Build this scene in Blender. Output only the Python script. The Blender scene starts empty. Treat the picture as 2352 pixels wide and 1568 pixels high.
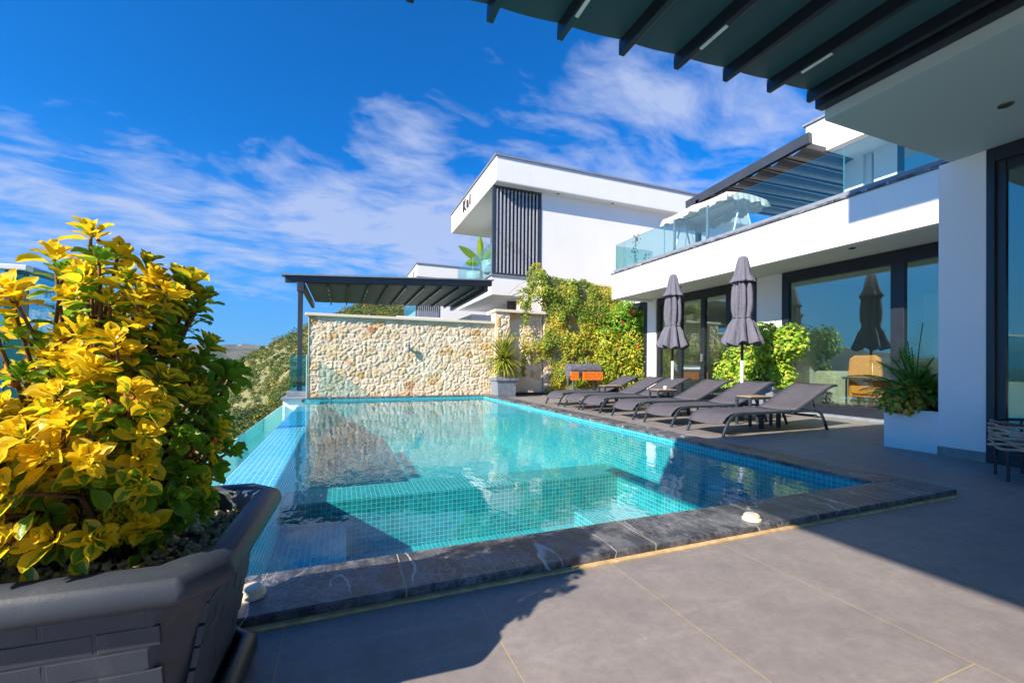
import bpy, math, random
from mathutils import Vector, Matrix, noise, Quaternion
random.seed(7)
S = bpy.context.scene
COL = S.collection
PI = math.pi
# ---------------------------------------------------------------- camera
cam = bpy.data.objects.new('camera', bpy.data.cameras.new('camera'))
COL.objects.link(cam); S.camera = cam
cR = Vector((0.92892832, -0.3701369, 0.00953171)); cU = Vector((-0.01162491, -0.00342492, 0.99992656)); cF = Vector((0.37007707, 0.92897091, 0.00748431))
cam.matrix_world = Matrix(((cR.x, cU.x, -cF.x, -4.1945), (cR.y, cU.y, -cF.y, -1.7164), (cR.z, cU.z, -cF.z, 0.92), (0, 0, 0, 1)))
cam.data.sensor_width = 36; cam.data.lens = 36*986.93/2352; cam.data.shift_y = (830.5-784)/2352
cam.data.clip_start = 0.05; cam.data.clip_end = 30000
# ---------------------------------------------------------------- light
SUN = Vector((1, .38, -.68)).normalized()
sd = bpy.data.lights.new('sun', 'SUN'); sd.energy = 5.0; sd.angle = math.radians(.6); sd.color = (1, .90, .75)
so = bpy.data.objects.new('sun', sd); COL.objects.link(so); so.rotation_euler = SUN.to_track_quat('-Z', 'Y').to_euler()
S.view_settings.view_transform = 'Standard'; S.view_settings.look = 'None'; S.view_settings.exposure = 0.92; S.view_settings.gamma = 1
S.cycles.transparent_max_bounces = 24; S.cycles.max_bounces = 8
W = bpy.data.worlds.new('World'); S.world = W; W.use_nodes = True

class NT:
    """small helper for node trees"""
    def __init__(s, nt): s.t = nt; nt.nodes.clear()
    def n(s, typ, _in=None, **kw):
        nd = s.t.nodes.new('ShaderNode'+typ)
        for k, v in kw.items(): setattr(nd, k, v)
        for k, v in (_in or {}).items():
            if isinstance(v, bpy.types.NodeSocket): s.t.links.new(v, nd.inputs[k])
            else: nd.inputs[k].default_value = v
        return nd
    def m(s, op, a, b=0.0, c=0.0, clamp=False):
        nd = s.n('Math', {0: a, 1: b, 2: c}, operation=op); nd.use_clamp = clamp; return nd.outputs[0]
    def mix(s, f, a, b, mode='MIX'):
        nd = s.n('Mix', data_type='RGBA', blend_type=mode)
        for i, v in ((0, f), (6, a), (7, b)):
            if isinstance(v, bpy.types.NodeSocket): s.t.links.new(v, nd.inputs[i])
            elif i == 0: nd.inputs[0].default_value = v
            else: nd.inputs[i].default_value = (*v, 1) if len(v) == 3 else v
        return nd.outputs[2]
    def ramp(s, f, pts, interp='LINEAR'):
        nd = s.n('ValToRGB', {0: f}); cr = nd.color_ramp; cr.interpolation = interp
        while len(cr.elements) < len(pts): cr.elements.new(.5)
        for e, (p, c) in zip(cr.elements, pts): e.position = p; e.color = (c, c, c, 1) if isinstance(c, (int, float)) else (*c, 1)
        return nd.outputs[0]
    def noise(s, vec, sc, det=4, ro=.55, **k):
        nd = s.n('TexNoise', {'Scale': sc, 'Detail': det, 'Roughness': ro}, **k)
        if vec is not None: s.t.links.new(vec, nd.inputs['Vector'])
        return nd.outputs[0]
    def map(s, vec, loc=(0, 0, 0), rot=(0, 0, 0), sc=(1, 1, 1)):
        return s.n('Mapping', {'Vector': vec, 'Location': loc, 'Rotation': rot, 'Scale': sc}).outputs[0]

# world: daylight sky with wispy cirrus laid out by direction
w = NT(W.node_tree)
sky = w.n('TexSky', sky_type='NISHITA'); sky.sun_disc = False
sky.sun_elevation = math.asin(-SUN.z); sky.sun_rotation = math.atan2(-SUN.x, -SUN.y)
sky.altitude = 200; sky.air_density = 1.0; sky.dust_density = .4; sky.ozone_density = 3.0
skyc = w.mix(1.0, sky.outputs[0], (.02, .56, 1.12), 'MULTIPLY')
dirv = w.n('TexCoord').outputs['Generated']
sep = w.n('SeparateXYZ', {0: dirv})
den = w.m('ADD', w.m('MAXIMUM', sep.outputs[2], 0.0), .16)
pv = w.n('CombineXYZ', {0: w.m('DIVIDE', sep.outputs[0], den), 1: w.m('DIVIDE', sep.outputs[1], den)}).outputs[0]
warp = w.n('TexNoise', {'Vector': pv, 'Scale': 1.1, 'Detail': 3}).outputs['Color']
pvw = w.n('VectorMath', {0: pv, 1: w.n('VectorMath', {0: w.n('VectorMath', {0: warp, 1: (.5, .5, .5)}, operation='SUBTRACT').outputs[0], 'Scale': .5}, operation='SCALE').outputs[0]}, operation='ADD').outputs[0]
n1 = w.noise(w.map(pvw, rot=(0, 0, -.55), sc=(.9, 1.5, 1)), 1.7, 8, .58)
n2 = w.noise(w.map(pvw, rot=(0, 0, -1.0), sc=(1.0, 1.8, 1)), 5.5, 7, .6)
cl = w.m('ADD', w.m('MULTIPLY', n1, .58), w.m('MULTIPLY', n2, .42))
def sdir(u, v): return (cF + cR*((u-1176)/987) - cU*((v-830)/987)).normalized()
acc = None
for (u, v, rad, a) in ((60, 480, .20, .95), (330, 490, .20, .95), (560, 540, .20, .9), (760, 490, .22, 1.15), (930, 440, .24, 1.2), (1030, 540, .27, 1.15), (1180, 330, .26, .7), (1420, 300, .3, .85),
                       (1650, 240, .34, .9), (1850, 330, .3, .7), (610, 350, .10, .55), (1240, 470, .32, .95), (1500, 430, .28, .9), (1000, 420, .30, .8), (800, 560, .25, .8), (250, 560, .3, .55), (-400, 500, .5, .7), (-900, 300, .5, .6), (2600, 300, .6, .7)):
    d = w.n('VectorMath', {0: dirv, 1: tuple(sdir(u, v))}, operation='DISTANCE').outputs['Value']
    g = w.n('MapRange', {0: d, 1: rad*1.25, 2: rad*.15, 3: 0.0, 4: a}, interpolation_type='SMOOTHSTEP').outputs[0]
    acc = g if acc is None else w.m('MAXIMUM', acc, g)
# a gentle veil over the whole back half of the sky, seen only in reflections
thr = w.m('SUBTRACT', .72, w.m('MULTIPLY', acc, .36))
cm = w.n('MapRange', {0: w.m('SUBTRACT', cl, thr), 1: 0.0, 2: .20, 3: 0.0, 4: .82}).outputs[0]
cm = w.m('MULTIPLY', cm, w.n('MapRange', {0: sep.outputs[2], 1: .03, 2: .14}).outputs[0])
cm = w.m('POWER', cm, 1.1)
# pale milky air low over the sea
low = w.n('MapRange', {0: sep.outputs[2], 1: .42, 2: .0, 3: 0.0, 4: .75}, interpolation_type='SMOOTHSTEP').outputs[0]
skyc = w.mix(low, skyc, (.75, 2.05, 4.3))
fin = w.mix(cm, skyc, (2.7, 3.2, 4.6))
bg = w.n('Background', {0: fin, 1: .105})
w.t.links.new(bg.outputs[0], w.n('OutputWorld').inputs[0])

# ---------------------------------------------------------------- materials
MATS = {}
def pos(t): return t.n('NewGeometry').outputs['Position']
def objc(t): return t.n('TexCoord').outputs['Object']
def newmat(name):
    m = bpy.data.materials.new(name); m.use_nodes = True; MATS[name] = m
    return m, NT(m.node_tree)
def out(t, sh): t.t.links.new(sh, t.n('OutputMaterial').inputs[0])
def bump(t, h, st=.3, dist=.01, nrm=None):
    b = t.n('Bump', {'Height': h, 'Strength': st, 'Distance': dist})
    if nrm is not None: t.t.links.new(nrm, b.inputs['Normal'])
    return b.outputs[0]
def simple(name, col, rough=.6, metal=0, spec=.5, var=.12, nscale=8, bscale=60, bst=.08, obj=True, **kw):
    m, t = newmat(name)
    v = objc(t) if obj else pos(t)
    nz = t.noise(v, nscale, 5)
    c = t.mix(t.ramp(nz, [(.3, 0), (.7, 1)]), tuple(x*(1-var) for x in col), tuple(min(1, x*(1+var)) for x in col))
    b = t.n('BsdfPrincipled', {'Base Color': c, 'Roughness': t.m('ADD', t.m('MULTIPLY', nz, .15), rough-.07), 'Metallic': metal, 'Specular IOR Level': spec})
    for k, val in kw.items(): b.inputs[k.replace('_', ' ')].default_value = val
    if bst: t.t.links.new(bump(t, t.noise(v, bscale, 3), bst, .004), b.inputs['Normal'])
    out(t, b.outputs[0]); return m
def plaster(name, col, stain=.22):
    m, t = newmat(name); p = pos(t)
    n = t.noise(p, .9, 6); n2 = t.noise(t.map(p, sc=(3, 3, .35)), 2.2, 5)
    c = t.mix(t.m('MULTIPLY', t.ramp(n, [(.35, 0), (.75, 1)]), stain), col, tuple(x*.82 for x in col))
    c = t.mix(t.m('MULTIPLY', t.ramp(n2, [(.55, 0), (.8, 1)]), stain), c, (col[0]*.75, col[1]*.72, col[2]*.68))
    b = t.n('BsdfPrincipled', {'Base Color': c, 'Roughness': .85, 'Specular IOR Level': .25})
    t.t.links.new(bump(t, t.noise(p, 180, 4), .25, .003), b.inputs['Normal'])
    out(t, b.outputs[0]); return m
plaster('plaster', (.80, .785, .78)); plaster('plaster_near', (.78, .79, .80), .12)
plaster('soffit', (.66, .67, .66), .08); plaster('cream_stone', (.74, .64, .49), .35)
simple('anthracite', (.035, .042, .055), .38, 0, .5, .15, 3, 200, .05)
simple('frame_dark', (.016, .020, .030), .35, 0, .5, .15)
simple('lounger_frame', (.032, .045, .062), .42, .1, .5, .1)
simple('lounger_sling', (.085, .079, .094), .78, 0, .3, .10, 6, 400, .35)
simple('steel', (.55, .56, .58), .3, .9)
simple('steel_matte', (.50, .50, .54), .35)
simple('white_metal', (.72, .72, .74), .35)
simple('black_plastic', (.012, .014, .018), .45)
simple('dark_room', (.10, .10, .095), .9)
simple('cream_plastic', (.66, .58, .44), .4)
simple('cream_fabric', (.78, .70, .62), .85, var=.06, bscale=120, bst=.2)
simple('sofa_fabric', (.42, .38, .30), .9)
simple('teak', (.42, .27, .16), .5, var=.25, nscale=20)
simple('orange_wood', (.85, .19, .015), .5, var=.2, nscale=14)
simple('brass_dark', (.10, .09, .06), .4, .6)
simple('orange_weave', (.85, .30, .05), .8, var=.2, nscale=30, bscale=200, bst=.4)
simple('rope', (.36, .30, .24), .85, var=.3, nscale=30, bscale=300, bst=.4)
simple('grill_metal', (.20, .20, .24), .45, .4, var=.35, nscale=9)
simple('grey_pot', (.20, .23, .28), .55, var=.15, nscale=10)
simple('stem', (.16, .07, .035), .8, var=.4, nscale=60, bscale=150, bst=.5)
simple('bud', (.45, .09, .02), .6, var=.4, nscale=90)
simple('bark', (.20, .14, .09), .9, var=.4, nscale=30, bscale=60, bst=.6)
simple('flower', (.70, .03, .06), .6, var=.3, nscale=30)
simple('louvre', (.36, .37, .42), .45)
simple('sign_dark', (.05, .03, .025), .5)
simple('lamp_lens', (.8, .82, .75), .3)
simple('black_stone', (.02, .022, .03), .3)
def leafmat(name, base, trans=.35, rough=.45):
    """foliage: colour comes from the per leaf attribute, light passes through the blade"""
    m, t = newmat(name)
    a = t.n('Attribute', attribute_name='leafcol').outputs['Color']
    n = t.noise(objc(t), 35, 3)
    c = t.mix(.35, a, t.mix(n, (.25, .25, .25), (.75, .75, .75)), 'OVERLAY')
    b = t.n('BsdfPrincipled', {'Base Color': c, 'Roughness': rough, 'Specular IOR Level': .4})
    tr = t.n('BsdfTranslucent', {'Color': t.mix(1.0, c, (1.3, 1.25, .7), 'MULTIPLY')})
    out(t, t.n('MixShader', {0: trans, 1: b.outputs[0], 2: tr.outputs[0]}).outputs[0]); return m
leafmat('leaf', None); leafmat('leaf_far', None, .2, .8)
# variegated leaf: green heart with yellow margin, drawn from the leaf's own uv
m, t = newmat('variegated')
uvn = t.n('UVMap', uv_map='UVMap'); sx = t.n('SeparateXYZ', {0: uvn.outputs[0]})
at = t.n('Attribute', attribute_name='leafcol'); sc_ = t.n('SeparateColor', {0: at.outputs['Color']})
nz = t.noise(objc(t), 55, 4); nz2 = t.noise(objc(t), 140, 3)
au = t.m('ABSOLUTE', t.m('SUBTRACT', t.m('MULTIPLY', sx.outputs[0], 2.0), 1.0))
edge = t.m('ADD', au, t.m('MULTIPLY', t.m('SUBTRACT', nz, .5), 1.1))
vv = t.m('MULTIPLY', t.m('SUBTRACT', sx.outputs[1], .5), .55)
k = t.m('SUBTRACT', t.m('ADD', edge, vv), sc_.outputs[0])
gm = t.ramp(k, [(.0, 0), (.09, 1)])
yel = t.mix(nz2, (.95, .575, .006), (1.0, .76, .025)); yel = t.mix(sc_.outputs[2], yel, (.78, .70, .04))
grn = t.mix(nz2, (.07, .22, .012), (.18, .40, .025)); grn = t.mix(sc_.outputs[1], grn, (.26, .46, .03))
c = t.mix(gm, grn, yel)
mid = t.ramp(au, [(.0, 1), (.07, 0)])
c = t.mix(t.m('MULTIPLY', mid, .4), c, (.55, .55, .15))
b = t.n('BsdfPrincipled', {'Base Color': c, 'Roughness': .34, 'Specular IOR Level': .5})
t.t.links.new(bump(t, t.m('ADD', nz2, t.m('MULTIPLY', mid, .7)), .25, .002), b.inputs['Normal'])
tr = t.n('BsdfTranslucent', {'Color': c})
out(t, t.n('MixShader', {0: .50, 1: b.outputs[0], 2: tr.outputs[0]}).outputs[0])

def glassmat(name, tint, refl=1.0, ior=1.5, extra=0.0, milk=0.0, milkc=(.5, .8, .8), rough=0.0):
    m, t = newmat(name)
    fr = t.n('Fresnel', {'IOR': ior}).outputs[0]
    f = t.m('MULTIPLY', t.m('ADD', t.m('MULTIPLY', fr, refl), extra, clamp=True), t.m('SUBTRACT', 1.0, t.n('NewGeometry').outputs['Backfacing']))
    tr = t.n('BsdfTransparent', {'Color': (*tint, 1)}).outputs[0]
    if milk:
        df = t.n('MixShader', {0: .5, 1: t.n('BsdfDiffuse', {'Color': (*milkc, 1)}).outputs[0], 2: t.n('BsdfTranslucent', {'Color': (*milkc, 1)}).outputs[0]}).outputs[0]
        tr = t.n('MixShader', {0: milk, 1: tr, 2: df}).outputs[0]
    gl = t.n('BsdfGlossy', {'Color': (.76, 1, .86, 1), 'Roughness': rough}).outputs[0]
    out(t, t.n('MixShader', {0: f, 1: tr, 2: gl}).outputs[0]); return m
glassmat('rail_glass', (.76, .91, .91), 1.1, 1.5, .09)
glassmat('rail_glass_near', (.45, .78, .82), 1.0, 1.5, .10)
glassmat('gutter_glass', (.55, .85, .85), 1.0, 1.5, .03, .45, (.42, .75, .74))
glassmat('door_glass', (.87, .96, .94), 1.0, 1.55, .26)
glassmat('door_glass_near', (.75, .85, .87), 1.0, 1.55, .18)
simple('glass_edge', (.10, .52, .56), .2, 0, .8, .1, 20, 60, 0)
simple('glass_edge_dark', (.008, .09, .10), .2, 0, .6, .1, 20, 60, 0)
simple('glass_edge_pale', (.55, .75, .74), .3, 0, .8, .1, 20, 60, 0)

# water surface: see-through sheet with fresnel mirror and small ripples
m, t = newmat('water'); p = pos(t)
r1 = t.noise(t.map(p, rot=(0, 0, .4), sc=(1, .55, 1)), 5.0, 3, .5)
r2 = t.noise(t.map(p, rot=(0, 0, -.3), sc=(1.2, .5, 1)), 17, 2, .5)
amp = t.ramp(t.noise(p, .7, 3), [(.35, .25), (.7, 1)])
hgt = t.m('MULTIPLY', t.m('ADD', t.m('MULTIPLY', r1, 1.0), t.m('MULTIPLY', r2, .22)), amp)
nb = bump(t, hgt, .38, .016)
fr = t.n('Fresnel', {'IOR': 1.36}); t.t.links.new(nb, fr.inputs['Normal'])
gl = t.n('BsdfGlossy', {'Color': (.95, .98, 1, 1), 'Roughness': .0}); t.t.links.new(nb, gl.inputs['Normal'])
tr = t.n('BsdfTransparent', {'Color': (.62, .97, .99, 1)})
out(t, t.n('MixShader', {0: t.m('MULTIPLY', t.m('MULTIPLY', fr.outputs[0], 1.0, clamp=True), t.m('SUBTRACT', 1.0, t.n('NewGeometry').outputs['Backfacing'])), 1: tr.outputs[0], 2: gl.outputs[0]}).outputs[0])

# glass mosaic: 5 cm tiles with pale grout, on any axis-aligned face
def mosaic(name, c1, c2, grout, rough=.25, size=.05, gw=.10):
    m, t = newmat(name); g = t.n('NewGeometry')
    def cell(o):
        f = t.m('FRACT', t.m('DIVIDE', o, size)); d = t.m('ABSOLUTE', t.m('SUBTRACT', f, .5))
        return t.ramp(d, [(.5-gw, 0), (.5-gw*.4, 1)]), t.m('FLOOR', t.m('DIVIDE', o, size))
    sp = t.n('SeparateXYZ', {0: g.outputs['Position']}); sn = t.n('SeparateXYZ', {0: g.outputs['True Normal']})
    off = [t.m('ADD', sp.outputs[i], .0131+.003*i) for i in range(3)]
    cc = [cell(o) for o in off]
    wt = [t.m('LESS_THAN', t.m('ABSOLUTE', sn.outputs[i]), .7) for i in range(3)]
    gr = None
    for i in range(3):
        v = t.m('MULTIPLY', cc[i][0], wt[i]); gr = v if gr is None else t.m('MAXIMUM', gr, v)
    idv = t.n('CombineXYZ', {0: cc[0][1], 1: cc[1][1], 2: cc[2][1]}).outputs[0]
    wn = t.n('TexWhiteNoise', {0: idv}, noise_dimensions='3D').outputs['Value']
    c = t.mix(wn, c1, c2)
    big = t.noise(g.outputs['Position'], 1.2, 3)
    c = t.mix(t.m('MULTIPLY', big, .3), c, tuple(x*.6 for x in c1))
    c = t.mix(gr, c, grout)
    b = t.n('BsdfPrincipled', {'Base Color': c, 'Roughness': t.m('ADD', t.m('MULTIPLY', gr, .5), rough), 'Specular IOR Level': .5})
    t.t.links.new(bump(t, t.m('SUBTRACT', 1.0, gr), .3, .002), b.inputs['Normal'])
    out(t, b.outputs[0]); return m
mosaic('mosaic', (.003, .22, .26), (.011, .36, .41), (.27, .58, .54), size=.042, gw=.08)
mosaic('mosaic_line', (.004, .245, .30), (.013, .385, .44), (.24, .56, .56), size=.042, gw=.08)
mosaic('mosaic_spill', (.10, .42, .55), (.22, .60, .70), (.75, .85, .84))

# dark marble coping with white veins and slab joints
m, t = newmat('coping'); p = pos(t)
wv = t.noise(p, 1.3, 5, .6); wp = t.n('VectorMath', {0: p, 1: t.n('VectorMath', {0: t.n('TexNoise', {'Vector': p, 'Scale': 3.5, 'Detail': 5}).outputs['Color'], 'Scale': .16}, operation='SCALE').outputs[0]}, operation='ADD').outputs[0]
wn = t.noise(t.map(wp, rot=(0, 0, -.45), sc=(1.5, .28, 1)), 2.3, 2, .4)
vein = t.ramp(t.m('ABSOLUTE', t.m('SUBTRACT', wn, .5)), [(.0, 1), (.003, .8), (.008, 0)])
fw_ = t.noise(t.map(p, rot=(0, 0, .9), sc=(1, .5, 1)), 11, 9, .72)
flk = t.m('MULTIPLY', t.ramp(fw_, [(.46, 0), (.68, 1)]), t.ramp(t.noise(p, 4.5, 5), [(.38, 0), (.66, 1)]))
c = t.mix(t.noise(p, 5, 6), (.016, .018, .024), (.052, .054, .064))
c = t.mix(t.m('MULTIPLY', t.ramp(t.noise(t.map(p, loc=(4, 4, 0), sc=(1, .7, 1)), 8, 10, .74), [(.46, 0), (.60, 1)]), .8), c, (.16, .16, .175))
v2 = t.noise(t.map(wp, rot=(0, 0, .5), sc=(1.4, .6, 1)), 7.0, 4, .6); vm2 = t.ramp(t.m('ABSOLUTE', t.m('SUBTRACT', v2, .5)), [(.0, 1), (.008, .6), (.022, 0)])
c = t.mix(t.m('MULTIPLY', t.m('MULTIPLY', vm2, t.ramp(t.noise(t.map(p, loc=(7, 0, 0)), 2.6, 3), [(.44, 0), (.60, 1)])), .55), c, (.40, .40, .43))
c = t.mix(t.m('MULTIPLY', flk, .62), c, (.42, .42, .46)); c = t.mix(t.m('MULTIPLY', t.m('MULTIPLY', vein, t.ramp(t.noise(p, 2.0, 2), [(.42, 0), (.50, 1)])), .8), c, (.62, .62, .62))
sp = t.n('SeparateXYZ', {0: p})
def joint(o, per, w_, off):
    return t.ramp(t.m('ABSOLUTE', t.m('SUBTRACT', t.m('FRACT', t.m('DIVIDE', t.m('ADD', o, off), per)), .5)), [(.0, 1), (w_, 1), (w_*1.6, 0)])
near = t.m('LESS_THAN', sp.outputs[1], .335)
jx = t.m('MULTIPLY', joint(sp.outputs[0], 1.21, .0022, .92), near)
jy = t.m('MULTIPLY', joint(sp.outputs[1], 1.21, .0022, .25), t.m('SUBTRACT', 1.0, near))
c = t.mix(t.m('MAXIMUM', jx, jy), c, (.55, .46, .34))
b = t.n('BsdfPrincipled', {'Base Color': c, 'Roughness': t.m('ADD', .30, t.m('MULTIPLY', flk, .25)), 'Specular IOR Level': .45})
t.t.links.new(bump(t, t.m('SUBTRACT', t.noise(p, 45, 8, .7), t.m('MAXIMUM', jx, jy)), .7, .006), b.inputs['Normal'])
out(t, b.outputs[0])

# porcelain deck: 0.65 m wide strips running away from the camera, ochre grout
m, t = newmat('deck'); p = pos(t); sp = t.n('SeparateXYZ', {0: p})
def ln(o, off, per, wd):
    d = t.m('MULTIPLY', t.m('ABSOLUTE', t.m('SUBTRACT', t.m('FRACT', t.m('ADD', t.m('DIVIDE', t.m('SUBTRACT', o, off), per), .5)), .5)), per)
    return t.ramp(t.m('MULTIPLY', d, 100.0), [(.0, 1), (wd*100*.6, 1), (wd*100, 0)])
gx = ln(sp.outputs[0], -3.015, .675, .0022)
strip = t.m('FLOOR', t.m('DIVIDE', t.m('ADD', sp.outputs[0], 3.015), .675))
yoff = t.m('MULTIPLY', t.m('FRACT', t.m('MULTIPLY', strip, .5)), .6)
gy = ln(t.m('ADD', sp.outputs[1], yoff), -1.0, 1.35, .0022)
gr = t.m('MAXIMUM', gx, gy)
n = t.noise(p, 2.4, 8, .62); n2 = t.noise(t.map(p, rot=(0, 0, .8), sc=(1, 5, 1)), 1.6, 7, .65); n3 = t.noise(p, 90, 4, .7)
c = t.mix(t.ramp(n, [(.3, 0), (.7, 1)]), (.225, .197, .188), (.325, .287, .270))
c = t.mix(t.m('MULTIPLY', t.ramp(n2, [(.54, 0), (.70, 1)]), .45), c, (.45, .39, .365))
n4 = t.noise(t.map(p, loc=(3, 1, 0)), 7, 8, .7); c = t.mix(t.m('MULTIPLY', t.ramp(n4, [(.42, 0), (.66, 1)]), .40), c, (.40, .35, .33))
n5 = t.noise(p, 26, 6, .7); c = t.mix(t.m('MULTIPLY', t.ramp(n5, [(.40, 0), (.62, 1)]), .38), c, (.19, .165, .16))
c = t.mix(t.m('MULTIPLY', t.ramp(n3, [(.58, 0), (.72, 1)]), .5), c, (.36, .33, .32))
tid = t.n('TexWhiteNoise', {0: t.n('CombineXYZ', {0: strip, 1: t.m('FLOOR', t.m('DIVIDE', t.m('ADD', t.m('ADD', sp.outputs[1], yoff), 1.0), 1.35))}).outputs[0]}, noise_dimensions='3D').outputs['Value']
c = t.mix(t.m('MULTIPLY', tid, .28), c, (.10, .095, .10))
# stray specks of grit
sk = t.n('TexVoronoi', {'Vector': p, 'Scale': 5.5}); c = t.mix(t.ramp(sk.outputs['Distance'], [(.012, 1), (.02, 0)]), c, (.5, .46, .42))
c = t.mix(t.m('MULTIPLY', gr, .8), c, (.50, .37, .17))
b = t.n('BsdfPrincipled', {'Base Color': c, 'Roughness': t.m('ADD', .40, t.m('MULTIPLY', n, .2)), 'Specular IOR Level': .42})
t.t.links.new(bump(t, t.m('SUBTRACT', t.m('MULTIPLY', t.noise(p, 45, 6), .5), gr), .28, .003), b.inputs['Normal'])
out(t, b.outputs[0])
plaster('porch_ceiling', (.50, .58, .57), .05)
simple('ochre_grout', (.58, .40, .20), .8, var=.3, nscale=18)

# rubble wall, base tones carried per stone in the mesh
m, t = newmat('rubble'); p = pos(t)
a = t.n('Attribute', attribute_name='leafcol').outputs['Color']
n = t.noise(p, 9, 8, .65); n2 = t.noise(p, 38, 6, .7); n3 = t.noise(t.map(p, loc=(5, 2, 1)), 4.5, 7, .65)
c = t.mix(t.m('MULTIPLY', t.ramp(n, [(.38, 0), (.68, 1)]), .35), a, (.80, .68, .50))
c = t.mix(t.m('MULTIPLY', t.ramp(n3, [(.56, 0), (.70, 1)]), .40), c, (.56, .34, .15))
c = t.mix(t.m('MULTIPLY', t.ramp(n2, [(.30, 1), (.45, 0)]), .55), c, (.46, .35, .23))
b = t.n('BsdfPrincipled', {'Base Color': c, 'Roughness': .9, 'Specular IOR Level': .2})
t.t.links.new(bump(t, t.m('ADD', t.m('MULTIPLY', n2, .6), n), .6, .014), b.inputs['Normal'])
out(t, b.outputs[0])

# hillside soil and rock
m, t = newmat('hill'); p = pos(t)
n = t.noise(p, .10, 8, .6); n2 = t.noise(p, .5, 7, .65)
c = t.mix(t.ramp(n2, [(.35, 0), (.65, 1)]), (.15, .17, .06), (.26, .23, .11))
c = t.mix(t.ramp(t.m('ADD', t.m('MULTIPLY', n, .5), t.m('MULTIPLY', n2, .5)), [(.56, 0), (.63, 1)]), c, (.52, .40, .28))
b = t.n('BsdfPrincipled', {'Base Color': c, 'Roughness': .95}); t.t.links.new(bump(t, n2, .8, .5), b.inputs['Normal'])
out(t, b.outputs[0])
m, t = newmat('mountain'); p = pos(t)
n = t.noise(p, .004, 8, .6)
c = t.mix(t.ramp(n, [(.4, 0), (.62, 1)]), (.05, .065, .035), (.22, .19, .15))
out(t, t.n('BsdfPrincipled', {'Base Color': c, 'Roughness': 1}).outputs[0])
m, t = newmat('sea'); p = pos(t)
b = t.n('BsdfPrincipled', {'Base Color': (.01, .06, .12, 1), 'Roughness': .25}); t.t.links.new(bump(t, t.noise(p, .3, 5), .4, .4), b.inputs['Normal'])
out(t, b.outputs[0])

# canopy cloth: dark pvc with faint weave
m, t = newmat('canopy_cloth'); p = pos(t)
n = t.noise(t.map(p, sc=(1, .3, 1)), 2.5, 6)
wv = t.n('TexWave', {'Vector': p, 'Scale': 120, 'Distortion': 0}, wave_type='BANDS', bands_direction='Y').outputs[1]
c = t.mix(n, (.008, .028, .038), (.014, .040, .052))
c = t.mix(t.m('MULTIPLY', wv, .15), c, (.09, .15, .16))
b = t.n('BsdfPrincipled', {'Base Color': c, 'Roughness': .55}); tr = t.n('BsdfTranslucent', {'Color': (.02, .07, .075, 1)})
out(t, t.n('MixShader', {0: .10, 1: b.outputs[0], 2: tr.outputs[0]}).outputs[0])
# parasol cloth
m, t = newmat('parasol_cloth'); o = objc(t)
n = t.noise(t.map(o, sc=(1, 1, .3)), 9, 5)
c = t.mix(n, (.110, .108, .140), (.165, .160, .205))
b = t.n('BsdfPrincipled', {'Base Color': c, 'Roughness': .85, 'Specular IOR Level': .2}); t.t.links.new(bump(t, t.m('ADD', t.noise(o, 14, 5), t.m('MULTIPLY', t.noise(t.map(o, sc=(16, 16, 1.3)), 1.6, 5, .6), 1.4)), .7, .025), b.inputs['Normal'])
out(t, b.outputs[0])
# planter plastic: brick relief
m, t = newmat('planter'); o = objc(t)
n = t.noise(o, 4, 6, .6); sk = t.noise(o, 300, 2)
c = t.mix(n, (.030, .038, .052), (.052, .062, .080)); c = t.mix(t.m('MULTIPLY', t.ramp(t.noise(t.map(o, sc=(1, 1, .4)), 14, 7, .7), [(.52, 0), (.72, 1)]), .35), c, (.13, .13, .13)); c = t.mix(t.ramp(sk, [(.76, 0), (.80, .6)]), c, (.4, .4, .42))
b = t.n('BsdfPrincipled', {'Base Color': c, 'Roughness': t.m('ADD', .40, t.m('MULTIPLY', n, .18)), 'Specular IOR Level': .4})
t.t.links.new(bump(t, t.noise(o, 150, 5, .7), .35, .0015), b.inputs['Normal'])
out(t, b.outputs[0])
simple('pebble', (.85, .52, .26), .7, var=.5, nscale=25, bscale=90, bst=.5)
simple('soil', (.12, .07, .04), .95, var=.3)
simple('water_line_tile', (.05, .4, .5), .2)

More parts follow.
